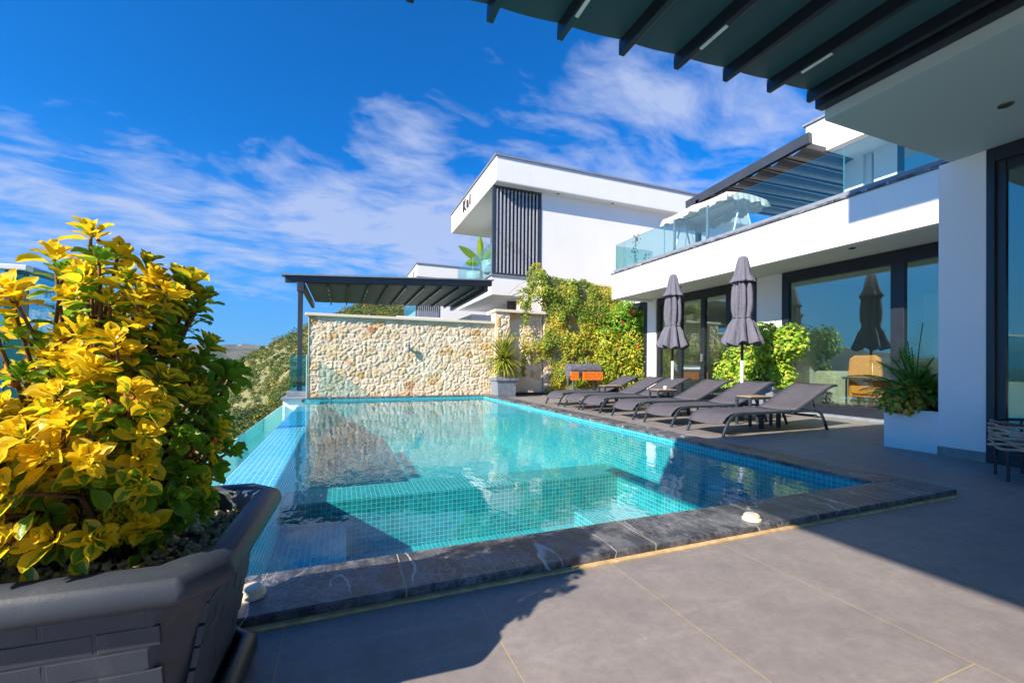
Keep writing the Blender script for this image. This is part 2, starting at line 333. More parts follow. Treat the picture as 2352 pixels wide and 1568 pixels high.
# ---------------------------------------------------------------- mesh builder
class MB:
    def __init__(s): s.v = []; s.f = []; s.mi = []; s.col = None; s.uv = None
    def add(s, vs, fs, mi=0, col=None, uv=None):
        o = len(s.v); s.v += [tuple(x) for x in vs]; s.f += [tuple(i+o for i in f) for f in fs]; s.mi += [mi]*len(fs)
        if col is not None:
            if s.col is None: s.col = []
            s.col += [col]*len(vs) if not isinstance(col, list) else col
        if uv is not None:
            if s.uv is None: s.uv = []
            s.uv += uv
        return s
    def box(s, x0, x1, y0, y1, z0, z1, mi=0, emi=None, thin=None):
        vs = [(x0, y0, z0), (x1, y0, z0), (x1, y1, z0), (x0, y1, z0), (x0, y0, z1), (x1, y0, z1), (x1, y1, z1), (x0, y1, z1)]
        fs = [(0, 3, 2, 1), (4, 5, 6, 7), (0, 1, 5, 4), (1, 2, 6, 5), (2, 3, 7, 6), (3, 0, 4, 7)]
        s.add(vs, fs, mi)
        if emi is not None:
            # glass sheets: faces across the thin axis keep mi, the others are the cut edge
            for k, i in enumerate(range(len(s.mi)-6, len(s.mi))):
                ax = [2, 2, 1, 0, 1, 0][k]
                s.mi[i] = mi if ax == thin else emi
        return s
    def tube(s, pts, r, seg=8, mi=0, cap=True, flat=1.0, up=None):
        pts = [Vector(p) for p in pts]; n = len(pts); rs = r if isinstance(r, (list, tuple)) else [r]*n
        o = len(s.v); prev = None
        for i, p in enumerate(pts):
            d = (pts[min(i+1, n-1)]-pts[max(i-1, 0)]).normalized()
            if prev is None: a = d.cross(Vector(up) if up else (Vector((0, 0, 1)) if abs(d.z) < .9 else Vector((1, 0, 0)))).normalized()
            else: a = (prev - d*prev.dot(d)).normalized()
            prev = a; b = d.cross(a)
            for k in range(seg):
                an = 2*PI*(k+.5)/seg; s.v.append(tuple(p + a*math.cos(an)*rs[i] + b*math.sin(an)*rs[i]*flat))
        for i in range(n-1):
            for k in range(seg):
                k2 = (k+1) % seg; s.f.append((o+i*seg+k, o+i*seg+k2, o+(i+1)*seg+k2, o+(i+1)*seg+k)); s.mi.append(mi)
        if cap:
            s.f.append(tuple(o+k for k in reversed(range(seg)))); s.mi.append(mi)
            s.f.append(tuple(o+(n-1)*seg+k for k in range(seg))); s.mi.append(mi)
        return s
    def bar(s, a, b, w, h, mi=0):
        a = Vector(a); b = Vector(b); d = (b-a).normalized(); x = d.cross(Vector((0, 0, 1)))
        if x.length < .01: x = Vector((1, 0, 0))
        x = x.normalized(); y = x.cross(d)
        vs = [p + x*sx*w/2 + y*sy*h/2 for p in (a, b) for sx, sy in ((-1, -1), (1, -1), (1, 1), (-1, 1))]
        return s.add(vs, [(0, 3, 2, 1), (4, 5, 6, 7), (0, 1, 5, 4), (1, 2, 6, 5), (2, 3, 7, 6), (3, 0, 4, 7)], mi)
    def lathe(s, prof, c=(0, 0, 0), seg=24, mi=0, fn=None):
        o = len(s.v); n = len(prof)
        for r, z in prof:
            for k in range(seg):
                a = 2*PI*k/seg; rr = fn(r, z, a) if fn else r
                s.v.append((c[0]+rr*math.cos(a), c[1]+rr*math.sin(a), c[2]+z))
        for i in range(n-1):
            for k in range(seg):
                k2 = (k+1) % seg; s.f.append((o+i*seg+k, o+i*seg+k2, o+(i+1)*seg+k2, o+(i+1)*seg+k)); s.mi.append(mi)
        return s
    def prism(s, poly, y0, y1, axis='y', mi=0):
        n = len(poly)
        if axis == 'y': vs = [(x, y0, z) for x, z in poly]+[(x, y1, z) for x, z in poly]
        elif axis == 'x': vs = [(y0, x, z) for x, z in poly]+[(y1, x, z) for x, z in poly]
        else: vs = [(x, z, y0) for x, z in poly]+[(x, z, y1) for x, z in poly]
        fs = [tuple(range(n)), tuple(reversed(range(n, 2*n)))]+[(i, i+n, (i+1) % n+n, (i+1) % n) for i in range(n)]
        return s.add(vs, fs, mi)
    def build(s, name, mat, parent=None, bevel=0, smooth=False, label=None, seg=2, loc=None):
        me = bpy.data.meshes.new(name); me.from_pydata(s.v, [], s.f); me.update()
        for mm in (mat if isinstance(mat, (list, tuple)) else [mat]): me.materials.append(MATS[mm])
        me.polygons.foreach_set('material_index', s.mi)
        if s.col:
            a = me.color_attributes.new('leafcol', 'FLOAT_COLOR', 'POINT')
            a.data.foreach_set('color', [x for c in s.col for x in (c[0], c[1], c[2], 1)])
        if s.uv:
            l = me.uv_layers.new(name='UVMap')
            vi = [0]*len(me.loops); me.loops.foreach_get('vertex_index', vi)
            l.data.foreach_set('uv', [x for i in vi for x in s.uv[i]])
        if smooth: me.polygons.foreach_set('use_smooth', [True]*len(me.polygons))
        o = bpy.data.objects.new(name, me); COL.objects.link(o)
        if parent is not None: o.parent = parent
        if loc: o.location = loc
        if bevel:
            md = o.modifiers.new('bevel', 'BEVEL'); md.width = bevel; md.segments = seg; md.limit_method = 'ANGLE'; md.angle_limit = .6
            md.harden_normals = False
        if label: o['label'] = label
        return o
def tag(o, label, cat, group=None, kind=None):
    if kind: o['kind'] = kind
    if label: o['label'] = label
    if cat: o['category'] = cat
    if group: o['group'] = group
    return o
def thing(name, label, cat, loc=(0, 0, 0), rz=0, group=None):
    o = bpy.data.objects.new(name, None); COL.objects.link(o); o.location = loc; o.rotation_euler = (0, 0, rz); o.empty_display_size = .1
    return tag(o, label, cat, group)
def struct(o): o['kind'] = 'structure'; return o
def local(root, o):
    """part meshes are written in world coordinates: keep them there under a root that stands elsewhere"""
    o.matrix_parent_inverse = Matrix.Translation(-Vector(root.location)); return o
def kids(o): return [c for c in bpy.data.objects if c.parent == o]
def copy_tree(o, parent=None):
    c = o.copy(); COL.objects.link(c); c.parent = parent
    for ch in kids(o): copy_tree(ch, c)
    return c
rnd = random.uniform
def inpoly(x, y, P):
    r = False; j = len(P)-1
    for i in range(len(P)):
        xi, yi = P[i]; xj, yj = P[j]
        if (yi > y) != (yj > y) and x < (xj-xi)*(y-yi)/(yj-yi)+xi: r = not r
        j = i
    return r
def edged(x, y, P):
    d = 9e9
    for i in range(len(P)):
        ax, ay = P[i-1]; bx, by = P[i]; vx, vy = bx-ax, by-ay
        tt = max(0, min(1, ((x-ax)*vx+(y-ay)*vy)/(vx*vx+vy*vy+1e-12)))
        d = min(d, math.hypot(x-ax-vx*tt, y-ay-vy*tt))
    return d

# ================================================================= SETTING
# deck sheet around the pool (top z = 0)
m = MB()
for r in ((-9.5, 16, -9, -.0), (0.0, 4.60, 0.0, 10.50), (4.60, 16, 0.0, 1.0)):
    m.box(r[0], r[1], r[2], r[3], -.25, 0)
struct(m.build('pool_deck', 'deck'))
# ground falls away to the sea; hillside across the valley
fwd = Vector((cF.x, cF.y, 0)).normalized(); rgt = Vector((fwd.y, -fwd.x, 0)); cam0 = Vector((-4.19, -1.72, 0))
CR = [(-400, -140), (-200, -75), (-120, -25), (-100, -9), (-82, 1.0), (-73, 6.0), (-64, 10), (-56, 14), (-46, 19), (-32, 22), (0, 26), (60, 30), (300, 34)]
def crest(u):
    for (a, b), (c_, d) in zip(CR, CR[1:]):
        if u <= c_: return b+(d-b)*max(0, (u-a))/(c_-a)
    return CR[-1][1]
def hz(u, v):
    n = noise.fractal(Vector((u*.03, v*.03, 3)), 1.0, 2.0, 4)*2.2 + noise.fractal(Vector((u*.15, v*.15, 7)), 1.0, 2.0, 3)*.5
    k = crest(u*130/max(v, 60))
    z = k - (130-v)*.19 if v < 130 else k-(v-130)*.25
    z = min(z, -4.2+max(0, v-42)*.26)
    if v < 12: z = min(z, -5)
    return z + n*min(1, max(0, (v-20))/30)
m = MB(); NU, NV = 150, 110
us = [-300+600*(i/NU) for i in range(NU+1)]; vs_ = [-30+ (j/NV)**1.4*430 for j in range(NV+1)]
vv_ = [tuple(cam0+rgt*u+fwd*v+Vector((0, 0, hz(u, v)))) for v in vs_ for u in us]
m.add(vv_, [(j*(NU+1)+i, j*(NU+1)+i+1, (j+1)*(NU+1)+i+1, (j+1)*(NU+1)+i) for j in range(NV) for i in range(NU)])
struct(m.build('hillside', 'hill', smooth=True))
m = MB(); m.add([(-9500, -9500, -95), (9500, -9500, -95), (9500, 9500, -95), (-9500, 9500, -95)], [(0, 1, 2, 3)])
struct(m.build('sea', 'sea'))
# far mountains across the bay
def range_(name, az0, az1, R, prof, depth=1500):
    m = MB(); N = 160; M_ = 12; vs = []
    for j in range(M_+1):
        f = j/M_; r = R + f*depth
        for i in range(N+1):
            a = az0+(az1-az0)*i/N; x = i/N
            H = 0
            for (a0, h0), (a1, h1) in zip(prof, prof[1:]):
                if a0 <= x <= a1: H = h0+(h1-h0)*(x-a0)/(a1-a0)
            H *= 1+.16*noise.fractal(Vector((x*18, .3, R)), 1, 2, 5)
            z = -94 + (H+94)*math.sin(min(1, f*1.6)*PI/2) + noise.fractal(Vector((x*60, f*6, 1)), 1, 2, 4)*22*f
            vs.append((cam0.x+math.sin(a)*r, cam0.y+math.cos(a)*r, z))
    m.add(vs, [(j*(N+1)+i, j*(N+1)+i+1, (j+1)*(N+1)+i+1, (j+1)*(N+1)+i) for j in range(M_) for i in range(N)])
    return struct(m.build(name, 'mountain', smooth=True))
range_('far_mountains', -1.3, .55, 3800, [(0, -60), (.1, 120), (.26, 280), (.4, 230), (.5, 190), (.62, 165), (.72, 175), (.8, 150), (1, 60)])
range_('bay_mountains', -3.0, -1.25, 5200, [(0, 20), (.2, 230), (.45, 340), (.7, 220), (.9, 160), (1, -40)])
# distant villas on the far ridge
for i in range(14):
    dx = 515+ i*6.3 + rnd(-2, 2); d = (cF+cR*((dx-1176)/987)).normalized()
    pr_ = cam0 + Vector((d.x, d.y, 0)).normalized()*rnd(4550, 4800)
    w2 = rnd(8, 16); b = MB().box(pr_.x-w2, pr_.x+w2, pr_.y-8, pr_.y+8, 110, 152+rnd(-4, 10)).build('distant_house', 'plaster')
    tag(b, 'tiny white house in the row along the crest of the far mountain', 'house', 'white houses on the far ridge')
# scrub on the hill
m = MB()
def leafclump(m, c, rx, rz, n, col, sz, up=.3):
    for _ in range(n):
        d = Vector((random.gauss(0, 1), random.gauss(0, 1), random.gauss(0, 1))).normalized()
        r = rnd(.55, 1.0); p = c+Vector((d.x*rx*r, d.y*rx*r, abs(d.z)*rz*r))
        nrm = (d+Vector((rnd(-.6, .6), rnd(-.6, .6), rnd(-.3, .9)))).normalized()
        a = nrm.orthogonal().normalized(); a.rotate(Quaternion(nrm, rnd(0, 6.3))); b = nrm.cross(a); s_ = sz*rnd(.6, 1.3)
        k = rnd(.7, 1.3)
        m.add([p-a*s_*.6, p+b*s_*.4, p+a*s_*.6+nrm*s_*.15, p-b*s_*.4], [(0, 1, 2, 3)], 0, (col[0]*k, col[1]*k, col[2]*k))
cols = [(.09, .135, .03), (.11, .155, .035), (.14, .18, .045), (.17, .17, .05), (.065, .11, .03), (.26, .23, .04), (.13, .18, .06), (.12, .17, .04)]
for i in range(6400):
    v = rnd(24, 145) if i % 3 else rnd(24, 70); ratio = rnd(-.78, -.16); u = ratio*v
    if i >= 5200: v = rnd(16, 95); u = -v*rnd(.75, 1.7)
    if noise.noise(Vector((u*.09, v*.09, 11))) < -.30: continue
    z = hz(u, v); c = cam0+rgt*u+fwd*v+Vector((0, 0, z-.1))
    sz = rnd(.45, 1.0)*(1 if v < 60 else 1.25)*(2.2 if random.random() < .16 else 1)
    leafclump(m, c, sz*.95, sz*.95, int((50 if v > 60 else 130)*(1+sz*.5)), random.choice(cols), .15+.0016*v)
tag(m.build('hillside_scrub', 'leaf_far'), 'olive green and ochre scrub covering the rocky hillside', 'scrub', kind='stuff')

# ================================================================= POOL
PX0, PX1, PY0, PY1 = -4.66, -.336, .336, 10.17
WZ = -.035
pool = thing('swimming_pool', 'turquoise mosaic infinity pool with dark marble edge', 'pool', (-2.5, 5, 0))
def pp(mb, name, mat, parent=pool, **k): return local(pool, mb.build(name, mat, parent, **k)) if parent is pool else mb.build(name, mat, parent, **k)
# shell: floor and walls (inner faces)
m = MB()
FZ = -1.15; SZ = -.80
m.box(PX0-.4, PX1+.25, 2.85, PY1+.25, FZ-.15, FZ)            # deep floor
m.box(PX0-.4, -1.25, PY0-.25, 2.41, SZ-.15, SZ)              # spa floor
m.box(-1.10, PX1+.25, PY0-.25, 2.85, FZ-.15, FZ)             # channel floor
m.box(PX0-.35, PX1+.2, PY0-.2, PY0, FZ, .008)                 # near wall
m.box(PX1, PX1+.2, PY0, PY1+.2, FZ, .008)                      # right wall
m.box(PX0-.35, PX1, PY1, PY1+.2, FZ, .008)                     # far wall
pp(m, 'basin', 'mosaic_line')
m = MB(); m.box(PX0, -1.10, 2.41, 2.85, SZ-.3, -.30); m.box(-1.25, -1.10, PY0, 2.41, SZ-.3, -.301)
pp(m, 'spa_wall', 'mosaic', bevel=.006)
m = MB(); m.box(PX0, -4.14, PY0, 2.41, SZ-.1, -.52)
pp(m, 'bench', 'mosaic', bevel=.006)
m = MB(); m.box(-1.98, -1.25, PY0, 2.10, SZ-.1, -.55)
pp(m, 'bench', 'mosaic', bevel=.006)
m = MB(); m.box(-4.14, -1.98, PY0, .56, SZ-.1, -.42)
pp(m, 'step', 'mosaic', bevel=.006)
m = MB(); m.box(PX0-.41, PX0, PY0-.2, PY1+.2, FZ-.1, WZ-.012)
pp(m, 'spillway', 'mosaic_spill', bevel=.01)
# coping: dark marble, 34 cm wide, 3.5 cm thick
m = MB(); m.box(-5.12, 0, 0, .336, .004, .042); m.box(-.336, 0, .336, 10.50, .004, .042); m.box(-5.08, -.336, 10.17, 10.50, .004, .042)
pp(m, 'coping', 'coping', bevel=.006)
m = MB(); m.box(-5.12, .004, -.028, .0, -.002, .010)
pp(m, 'grout_line', 'ochre_grout', bevel=.003)
# overflow channel and its outer glass wall
m = MB(); m.box(-5.5, -5.07, -.2, 10.3, -.95, -.75)
pp(m, 'overflow_channel', 'mosaic_spill')
m = MB(); m.box(-5.53, -5.505, -.2, 10.28, -.95, -.13, 0, 1, 0)
pp(m, 'outer_glass', ['gutter_glass', 'glass_edge_pale'])
for (x, y, z, ax) in ((-1.262, 1.35, -.48, 0), (-4.655, 1.05, -.33, 0)):
    m = MB(); sgn = -1 if x > -2 else 1
    m.tube([(x, y, z), (x+.02*sgn, y, z)], .05, 20)
    pp(m, 'pool_light', 'lamp_lens')
m = MB(); m.add([(-5.075, PY0, WZ), (PX1, PY0, WZ), (PX1, PY1, WZ), (-5.075, PY1, WZ)], [(0, 1, 2, 3)])
struct(m.build('pool_water', 'water'))
# cream deck caps on the coping
def cap(x, y, label):
    t_ = thing('skimmer_cap', label, 'pool cap', (x, y, .042), 0, 'cream round caps on the pool coping')
    MB().lathe([(.0, 0), (.052, 0), (.052, .012), (.043, .018), (.043, .028), (.035, .036), (0, .037)], seg=28).build('cap', 'cream_plastic', t_, smooth=False, bevel=.002)
cap(-1.985, .075, 'cream round plastic cap on the sunny part of the marble pool edge')
cap(-4.50, .155, 'cream round plastic cap on the marble edge, half hidden by the big planter')

# ================================================================= STONE WALL
def rubble(x0, x1, z0, z1, y, res=.018, seed=1, depth=.05, cell=(.26, .195), sx=1):
    R = random.Random(seed); cw, ch = cell
    nx = int((x1-x0)/cw)+4; nz = int((z1-z0)/ch)+4; pts = {}
    for i in range(-1, nx):
        for j in range(-1, nz):
            if R.random() < .12 and -1 < i < nx-1 and -1 < j < nz-1: continue
            q = R.random()
            base = Vector((.80, .61, .42))*R.uniform(.86, 1.06)
            if q < .065: base = Vector((.62, .36, .12))*R.uniform(.8, 1.1)
            elif q < .09: base = Vector((.52, .22, .08))
            elif q < .30: base = Vector((.68, .49, .27))
            elif q < .42: base = Vector((.78, .66, .48))
            pts[i, j] = (x0+(i+.5+R.uniform(-.42, .42))*cw+(.5*cw if j % 2 else 0), z0+(j+.5+R.uniform(-.40, .40))*ch, base, R.uniform(.4, 1), R.uniform(-.5, .5), R.uniform(-.5, .5))
    NX = max(2, int((x1-x0)/res)); NZ = max(2, int((z1-z0)/res)); vs = []; cl_ = []
    for b in range(NZ+1):
        z = z0+(z1-z0)*b/NZ
        for a in range(NX+1):
            x = x0+(x1-x0)*a/NX
            wx = x+.024*noise.noise(Vector((x*7, z*7, seed)))+.010*noise.noise(Vector((x*22, z*22, seed))); wz = z+.024*noise.noise(Vector((x*7, z*7, seed+9)))+.010*noise.noise(Vector((x*22, z*22, seed+5)))
            gi = int((wx-x0)/cw); gj = int((wz-z0)/ch); f1 = f2 = 9; best = None
            for i in range(gi-2, gi+3):
                for j in range(gj-2, gj+3):
                    q = pts.get((i, j))
                    if q is None: continue
                    d = (abs((wx-q[0])/1.2)**2.6+abs(wz-q[1])**2.6)**(1/2.6)
                    if d < f1: f2 = f1; f1 = d; best = q
                    elif d < f2: f2 = d
            e = min(1, max(0, (f2-f1-.002)/.040)); e = e*e*(3-2*e)
            hh = e*depth*(.35+.45*best[3])+e*((wx-best[0])*best[4]+(wz-best[1])*best[5])*.10+.014*noise.fractal(Vector((x*14, z*14, seed+2)), 1, 2, 4)*(.3+e)
            if a in (0, NX) or b in (0, NZ): hh = 0
            vs.append((x, y-max(-.01, hh), z)); mo = Vector((.76, .62, .45)); c = mo.lerp(best[2], e); cl_.append((c.x, c.y, c.z))
    W_ = NX+1
    mb = MB(); mb.add(vs, [(j*W_+i, j*W_+i+1, (j+1)*W_+i+1, (j+1)*W_+i) for j in range(NZ) for i in range(NX)], 0, cl_)
    return mb
sw = thing('stone_wall', 'rough cream and ochre rubble stone wall with pale coping behind the pool', 'wall', (-2, 10.5, 0))
def sp_(mb, name, mat, **k): return local(sw, mb.build(name, mat, sw, **k))
sp_(rubble(-4.98, .10, .0, 2.14, 10.53, seed=3, depth=.020), 'stone_face', 'rubble', smooth=True)
sp_(MB().box(-4.98, .12, 10.54, 10.80, -.6, 2.14), 'core', 'cream_stone')
sp_(MB().box(-4.985, -4.965, 10.50, 10.54, -.3, 2.14), 'end_strip', 'cream_stone')
sp_(MB().box(-5.06, .13, 10.44, 10.86, 2.14, 2.215), 'coping', 'cream_stone', bevel=.012)
sp_(rubble(.13, .56, .0, 2.50, 10.40, seed=5, depth=.03), 'pillar', 'rubble', smooth=True)
sp_(MB().box(.10, .56, 10.41, 10.82, 0, 2.50), 'pillar_core', 'cream_stone')
sp_(MB().box(.05, 1.74, 10.33, 10.86, 2.50, 2.585), 'pillar_cap', 'cream_stone', bevel=.012)
sp_(rubble(.56, 1.72, .0, 2.50, 10.55, seed=8, depth=.03), 'recessed_stone_face', 'rubble', smooth=True)
sp_(MB().box(.56, 1.72, 10.56, 10.82, 0, 2.50), 'core', 'cream_stone')
sp_(MB().box(.93, 1.27, 10.45, 10.80, 2.586, 2.86), 'chimney_block', 'cream_stone', bevel=.01)
sp_(rubble(1.74, 6.6, .0, 3.55, 10.50, seed=12, res=.035), 'tall_stone_face', 'rubble', smooth=True)
sp_(MB().box(1.74, 6.6, 10.51, 10.9, 0, 3.55), 'core', 'cream_stone')
sp_(MB().box(1.70, 6.6, 10.42, 10.95, 3.55, 3.63), 'tall_coping', 'cream_stone', bevel=.012)
sp_(MB().box(.56, 6.0, 10.38, 10.40, .0, .085), 'skirting', 'black_stone')
# wall lamp
lt = thing('wall_lamp', 'small grey tube lamp on the stone wall above the pool', 'lamp', (-2.45, 10.40, 1.37))
MB().tube([(0, 0, -.10), (0, 0, .10)], .035, 16).build('tube', 'grill_metal', lt)
MB().box(-.02, .02, .02, .10, -.03, .03).build('bracket', 'grill_metal', lt)
lt2 = thing('spot_lamp', 'small dark spot lamp on the recessed wall beside the spiky potted plant', 'lamp', (1.27, 10.44, 1.31))
MB().tube([(0, -.06, -.03), (0, .03, .02)], .035, 14).build('head', 'black_plastic', lt2)
MB().box(-.012, .012, .0, .10, -.01, .015).build('bracket', 'black_plastic', lt2)

# end block of the overflow edge with glass rail
eb = thing('end_plinth', 'white rendered plinth with grey stone cap at the far end of the infinity edge', 'plinth', (-5.27, 11, 0))
def ep(mb, name, mat, **k): return local(eb, mb.build(name, mat, eb, **k))
ep(MB().box(-5.52, -5.09, 10.30, 14, -1.5, .0), 'wall', 'plaster')
ep(MB().box(-5.57, -4.99, 10.22, 14.05, .001, .045), 'cap', 'grey_pot', bevel=.006)
ep(MB().box(-5.50, -5.02, 10.86, 13.9, .046, .17), 'sill', 'grey_pot', bevel=.01)
gr_ = thing('glass_rail', 'short clear glass rail at the left end of the stone wall', 'railing', (-5.2, 11, .17))
def gp(mb, name, mat, **k): return local(gr_, mb.build(name, mat, gr_, **k))
gp(MB().box(-5.44, -4.99, 10.99, 11.002, .17, 1.13, 0, 1, 1), 'end_panel', ['rail_glass_near', 'glass_edge_pale'])
gp(MB().box(-4.985, -4.967, 9.95, 10.42, .045, 1.13, 0, 1, 0), 'side_panel', ['rail_glass', 'glass_edge_pale'])

# ================================================================= VILLA (terrace side)
vl = thing('villa', 'white modern villa with long glass balcony and sliding doors facing the pool', 'building', (4.6, 5, 0))
def vp(mb, name, mat, par=vl, **k): return local(vl, mb.build(name, mat, vl, **k)) if par is vl else mb.build(name, mat, par, **k)
# ground floor wall pieces at X = 4.5
for (a, b) in ((8.58, 8.97), (4.64, 5.24), (.87, 1.0), (10.2, 10.50)): vp(MB().box(4.5, 4.75, a, b, 0, 2.93), 'wall', 'plaster', bevel=.004)
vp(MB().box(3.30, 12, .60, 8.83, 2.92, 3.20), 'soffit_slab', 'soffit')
vp(MB().box(4.5, 12, 8.83, 10.5, 2.92, 3.55), 'upper_slab', 'plaster')
vp(MB().box(3.13, 3.30, .60, 8.85, 2.85, 3.575), 'balcony_fascia', 'plaster', bevel=.006)
vp(MB().box(3.30, 4.6, 8.70, 8.85, 2.85, 3.575), 'balcony_fascia', 'plaster', bevel=.006)
vp(MB().box(3.10, 3.42, .60, 8.88, 3.576, 3.615), 'balcony_coping', 'coping', bevel=.004)
vp(MB().box(3.42, 4.6, 8.68, 8.88, 3.576, 3.615), 'balcony_coping', 'coping', bevel=.004)
vp(MB().box(3.305, 12, .60, 8.70, 3.201, 3.50), 'balcony_floor', 'grey_pot')
# interior
m = MB(); m.box(10.5, 10.7, -6, 12, 0, 2.92); m.box(4.8, 10.5, -6.2, -6, 0, 2.92); m.box(4.8, 10.5, 10.4, 10.6, 0, 2.92); m.box(4.76, 10.5, 5.0, 5.12, 0, 2.92)
vp(m, 'inner_wall', 'plaster')
vp(MB().box(4.75, 10.5, 1.0, 10.4, -.1, -.004), 'inner_floor', 'cream_stone')
def slider(name, x, ys, zt, fd=.09, zg=2.69, gmat='door_glass', z0=.05, label=None, w_frame=.14, mats='frame_dark'):
    """sliding door set: ys = list of (y0, y1) glass openings, framed all round"""
    a = min(y for q in ys for y in q)-w_frame; b = max(y for q in ys for y in q)+w_frame
    m = MB(); m.box(x-.02, x+fd, a, b, zg, zt); m.box(x-.02, x+fd, a, b, 0.0, .22 if zg < 2.8 else .12)
    ed = sorted(ys); prev = a
    for (q0, q1) in ed:
        m.box(x-.02, x+fd, prev, q0, .22 if zg < 2.8 else .12, zg); prev = q1
    m.box(x-.02, x+fd, prev, b, .22 if zg < 2.8 else .12, zg)
    f = vp(m, name, mats, bevel=.004)
    for (q0, q1) in ed:
        g = MB().box(x+.03, x+.042, q0, q1, .22 if zg < 2.8 else .12, zg).build('pane', gmat, f)
    return f
d2 = slider('sliding_door', 4.5, [(2.69, 4.49), (1.10, 2.50)], 2.915)
MB().box(4.44, 4.48, 2.55, 2.64, 1.05, 1.25).build('handle', 'frame_dark', d2, bevel=.004)
d1 = slider('sliding_door', 4.5, [(7.66, 8.36), (6.84, 7.53), (6.06, 6.72), (5.38, 5.92)], 2.915)
MB().box(4.44, 4.48, 6.75, 6.81, 1.05, 1.25).build('handle', 'steel', d1, bevel=.004)
slider('window', 4.5, [(9.10, 10.1)], 2.915)
vp(MB().box(4.30, 4.50, 1.0, 8.5, 0.0, .045), 'door_sill', 'grey_pot', bevel=.006)
for (y) in (2.83, 6.75, 4.8):
    m = MB(); m.lathe([(0, .002), (.045, .002), (.05, -.004), (.05, -.0), ], (3.7, y, 2.913), 18); m.lathe([(.03, -.002), (.0, -.006)], (3.7, y, 2.913), 18)
    vp(m, 'ceiling_spot', 'brass_dark')
# balcony glass railing
rl = MB()
ysg = [.9, 2.68, 6.78, 8.80]
for a, b in zip(ysg, ysg[1:]): rl.box(3.22, 3.235, a+.006, b-.006, 3.60, 4.44, 0, 1, 0)
rl.box(3.24, 4.55, 8.80, 8.815, 3.60, 4.41, 0, 1, 1)
vp(rl, 'balcony_glass', ['rail_glass', 'glass_edge'])
vp(MB().box(3.17, 3.29, .6, 8.84, 3.616, 3.70), 'glass_channel', 'grey_pot', bevel=.004)
# upper storey: roof block, white piers, window, pergola
up = MB(); up.box(6.2, 14, -6, 5.30, 5.95, 6.75)
vp(up, 'roof_block', 'plaster', bevel=.01)
vp(MB().box(6.15, 14, -6, 5.35, 6.751, 6.80), 'roof_edge', 'grey_pot')
m = MB(); m.box(7.2, 7.6, 4.62, 5.05, 3.5, 5.95); m.box(7.2, 7.6, 3.95, 4.40, 3.5, 5.95); m.box(7.3, 14, 4.5, 4.62, 3.5, 5.95)
vp(m, 'upper_pier', 'plaster')
f = vp(MB().box(7.20, 7.3, 3.86, 3.95, 3.5, 5.95).box(7.2, 7.3, .0, .1, 3.5, 5.95).box(7.2, 7.3, .1, 3.86, 5.8, 5.95), 'upper_window', 'frame_dark')
MB().box(7.24, 7.25, .1, 3.86, 3.5, 5.8).build('pane', 'door_glass', f)
m = MB(); m.box(7.6, 14, -6, 9.5, 3.5, 5.4)
vp(MB().box(13.8, 14, -6, 11.9, 3.2, 5.95), 'upper_wall', 'plaster')
# pergola on the balcony
pg = thing('balcony_pergola', 'dark sloping pergola roof with rolled cloth bands above the upper balcony', 'pergola', (5.5, 7, 5.8))
def pgp(mb, name, mat, **k): return local(pg, mb.build(name, mat, pg, **k))
pgp(MB().bar((5.5, 4.72, 6.06), (5.5, 8.4, 5.795), .12, .24), 'front_beam', 'anthracite')
for i in range(7):
    y = 4.85+i*.52; z = 5.96-.062*(y-4.8)
    pgp(MB().bar((5.52, y, z), (10.5, y, z+.10), .05, .12), 'rib', 'anthracite')
m = MB()
for i in range(6):
    y = 4.85+i*.52; z = 5.99-.062*(y-4.8)
    for k in range(6):
        a0 = k/6; a1 = (k+1)/6; s0 = -.07*math.sin(PI*a0)-.03; s1 = -.07*math.sin(PI*a1)-.03
        m.add([(5.47, y+.52*a0, z+s0-.06), (5.47, y+.52*a1, z+s1-.06), (10.5, y+.52*a1, z+s1+.1), (10.5, y+.52*a0, z+s0+.1)], [(0, 1, 2, 3)])
pgp(m, 'cloth', 'black_plastic')
for (x, y) in ((5.5, 7.95),): pgp(MB().box(x-.06, x+.06, y-.06, y+.06, 3.5, 5.80), 'post', 'anthracite')

# porch end of the same villa, near the camera, casts the big shade
pv_ = thing('porch', 'shaded white porch wing with flat ceiling and dark sliding door at right', 'building', (2, 0, 0))
def pvp(mb, name, mat, **k): return local(pv_, mb.build(name, mat, pv_, **k))
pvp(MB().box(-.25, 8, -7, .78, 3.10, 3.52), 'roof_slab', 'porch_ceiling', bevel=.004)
m = MB(); m.box(1.75, 2.05, .50, .87, .0, 3.10); m.box(2.05, 4.5, .60, .87, 0, 3.10)
pvp(m, 'wall', 'plaster_near', bevel=.004)
pvp(MB().box(1.75, 2.05, -7, -2.6, 0, 3.10), 'wall', 'plaster_near', bevel=.004)
pvp(MB().box(1.742, 1.76, .505, .872, .0, .10), 'skirting', 'deck')
m = MB(); m.box(1.74, 1.86, .44, .50, 0, 3.10); m.box(1.74, 1.86, -2.6, .44, 2.96, 3.10); m.box(1.74, 1.86, -2.6, .44, 0, .09); m.box(1.74, 1.86, -1.1, -.98, .09, 2.96)
f = pvp(m, 'sliding_door', 'frame_dark', bevel=.004)
MB().box(1.775, 1.84, .375, .44, .09, 2.96).box(1.79, 1.84, -1.0, .375, 2.86, 2.96).box(1.79, 1.84, -1.0, .375, .09, .2).build('sash', 'frame_dark', f)
MB().box(1.80, 1.812, -.98, .375, .2, 2.86).build('pane', 'door_glass_near', f)
MB().box(1.80, 1.812, -2.6, -1.1, .09, 2.86).build('pane', 'door_glass_near', f)
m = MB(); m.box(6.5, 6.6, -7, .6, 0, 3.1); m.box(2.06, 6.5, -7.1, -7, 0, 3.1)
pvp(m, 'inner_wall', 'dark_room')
m = MB(); m.lathe([(.0, .0), (.03, .0), (.045, -.006), (.05, .004)], (.87, .06, 3.097), 20)
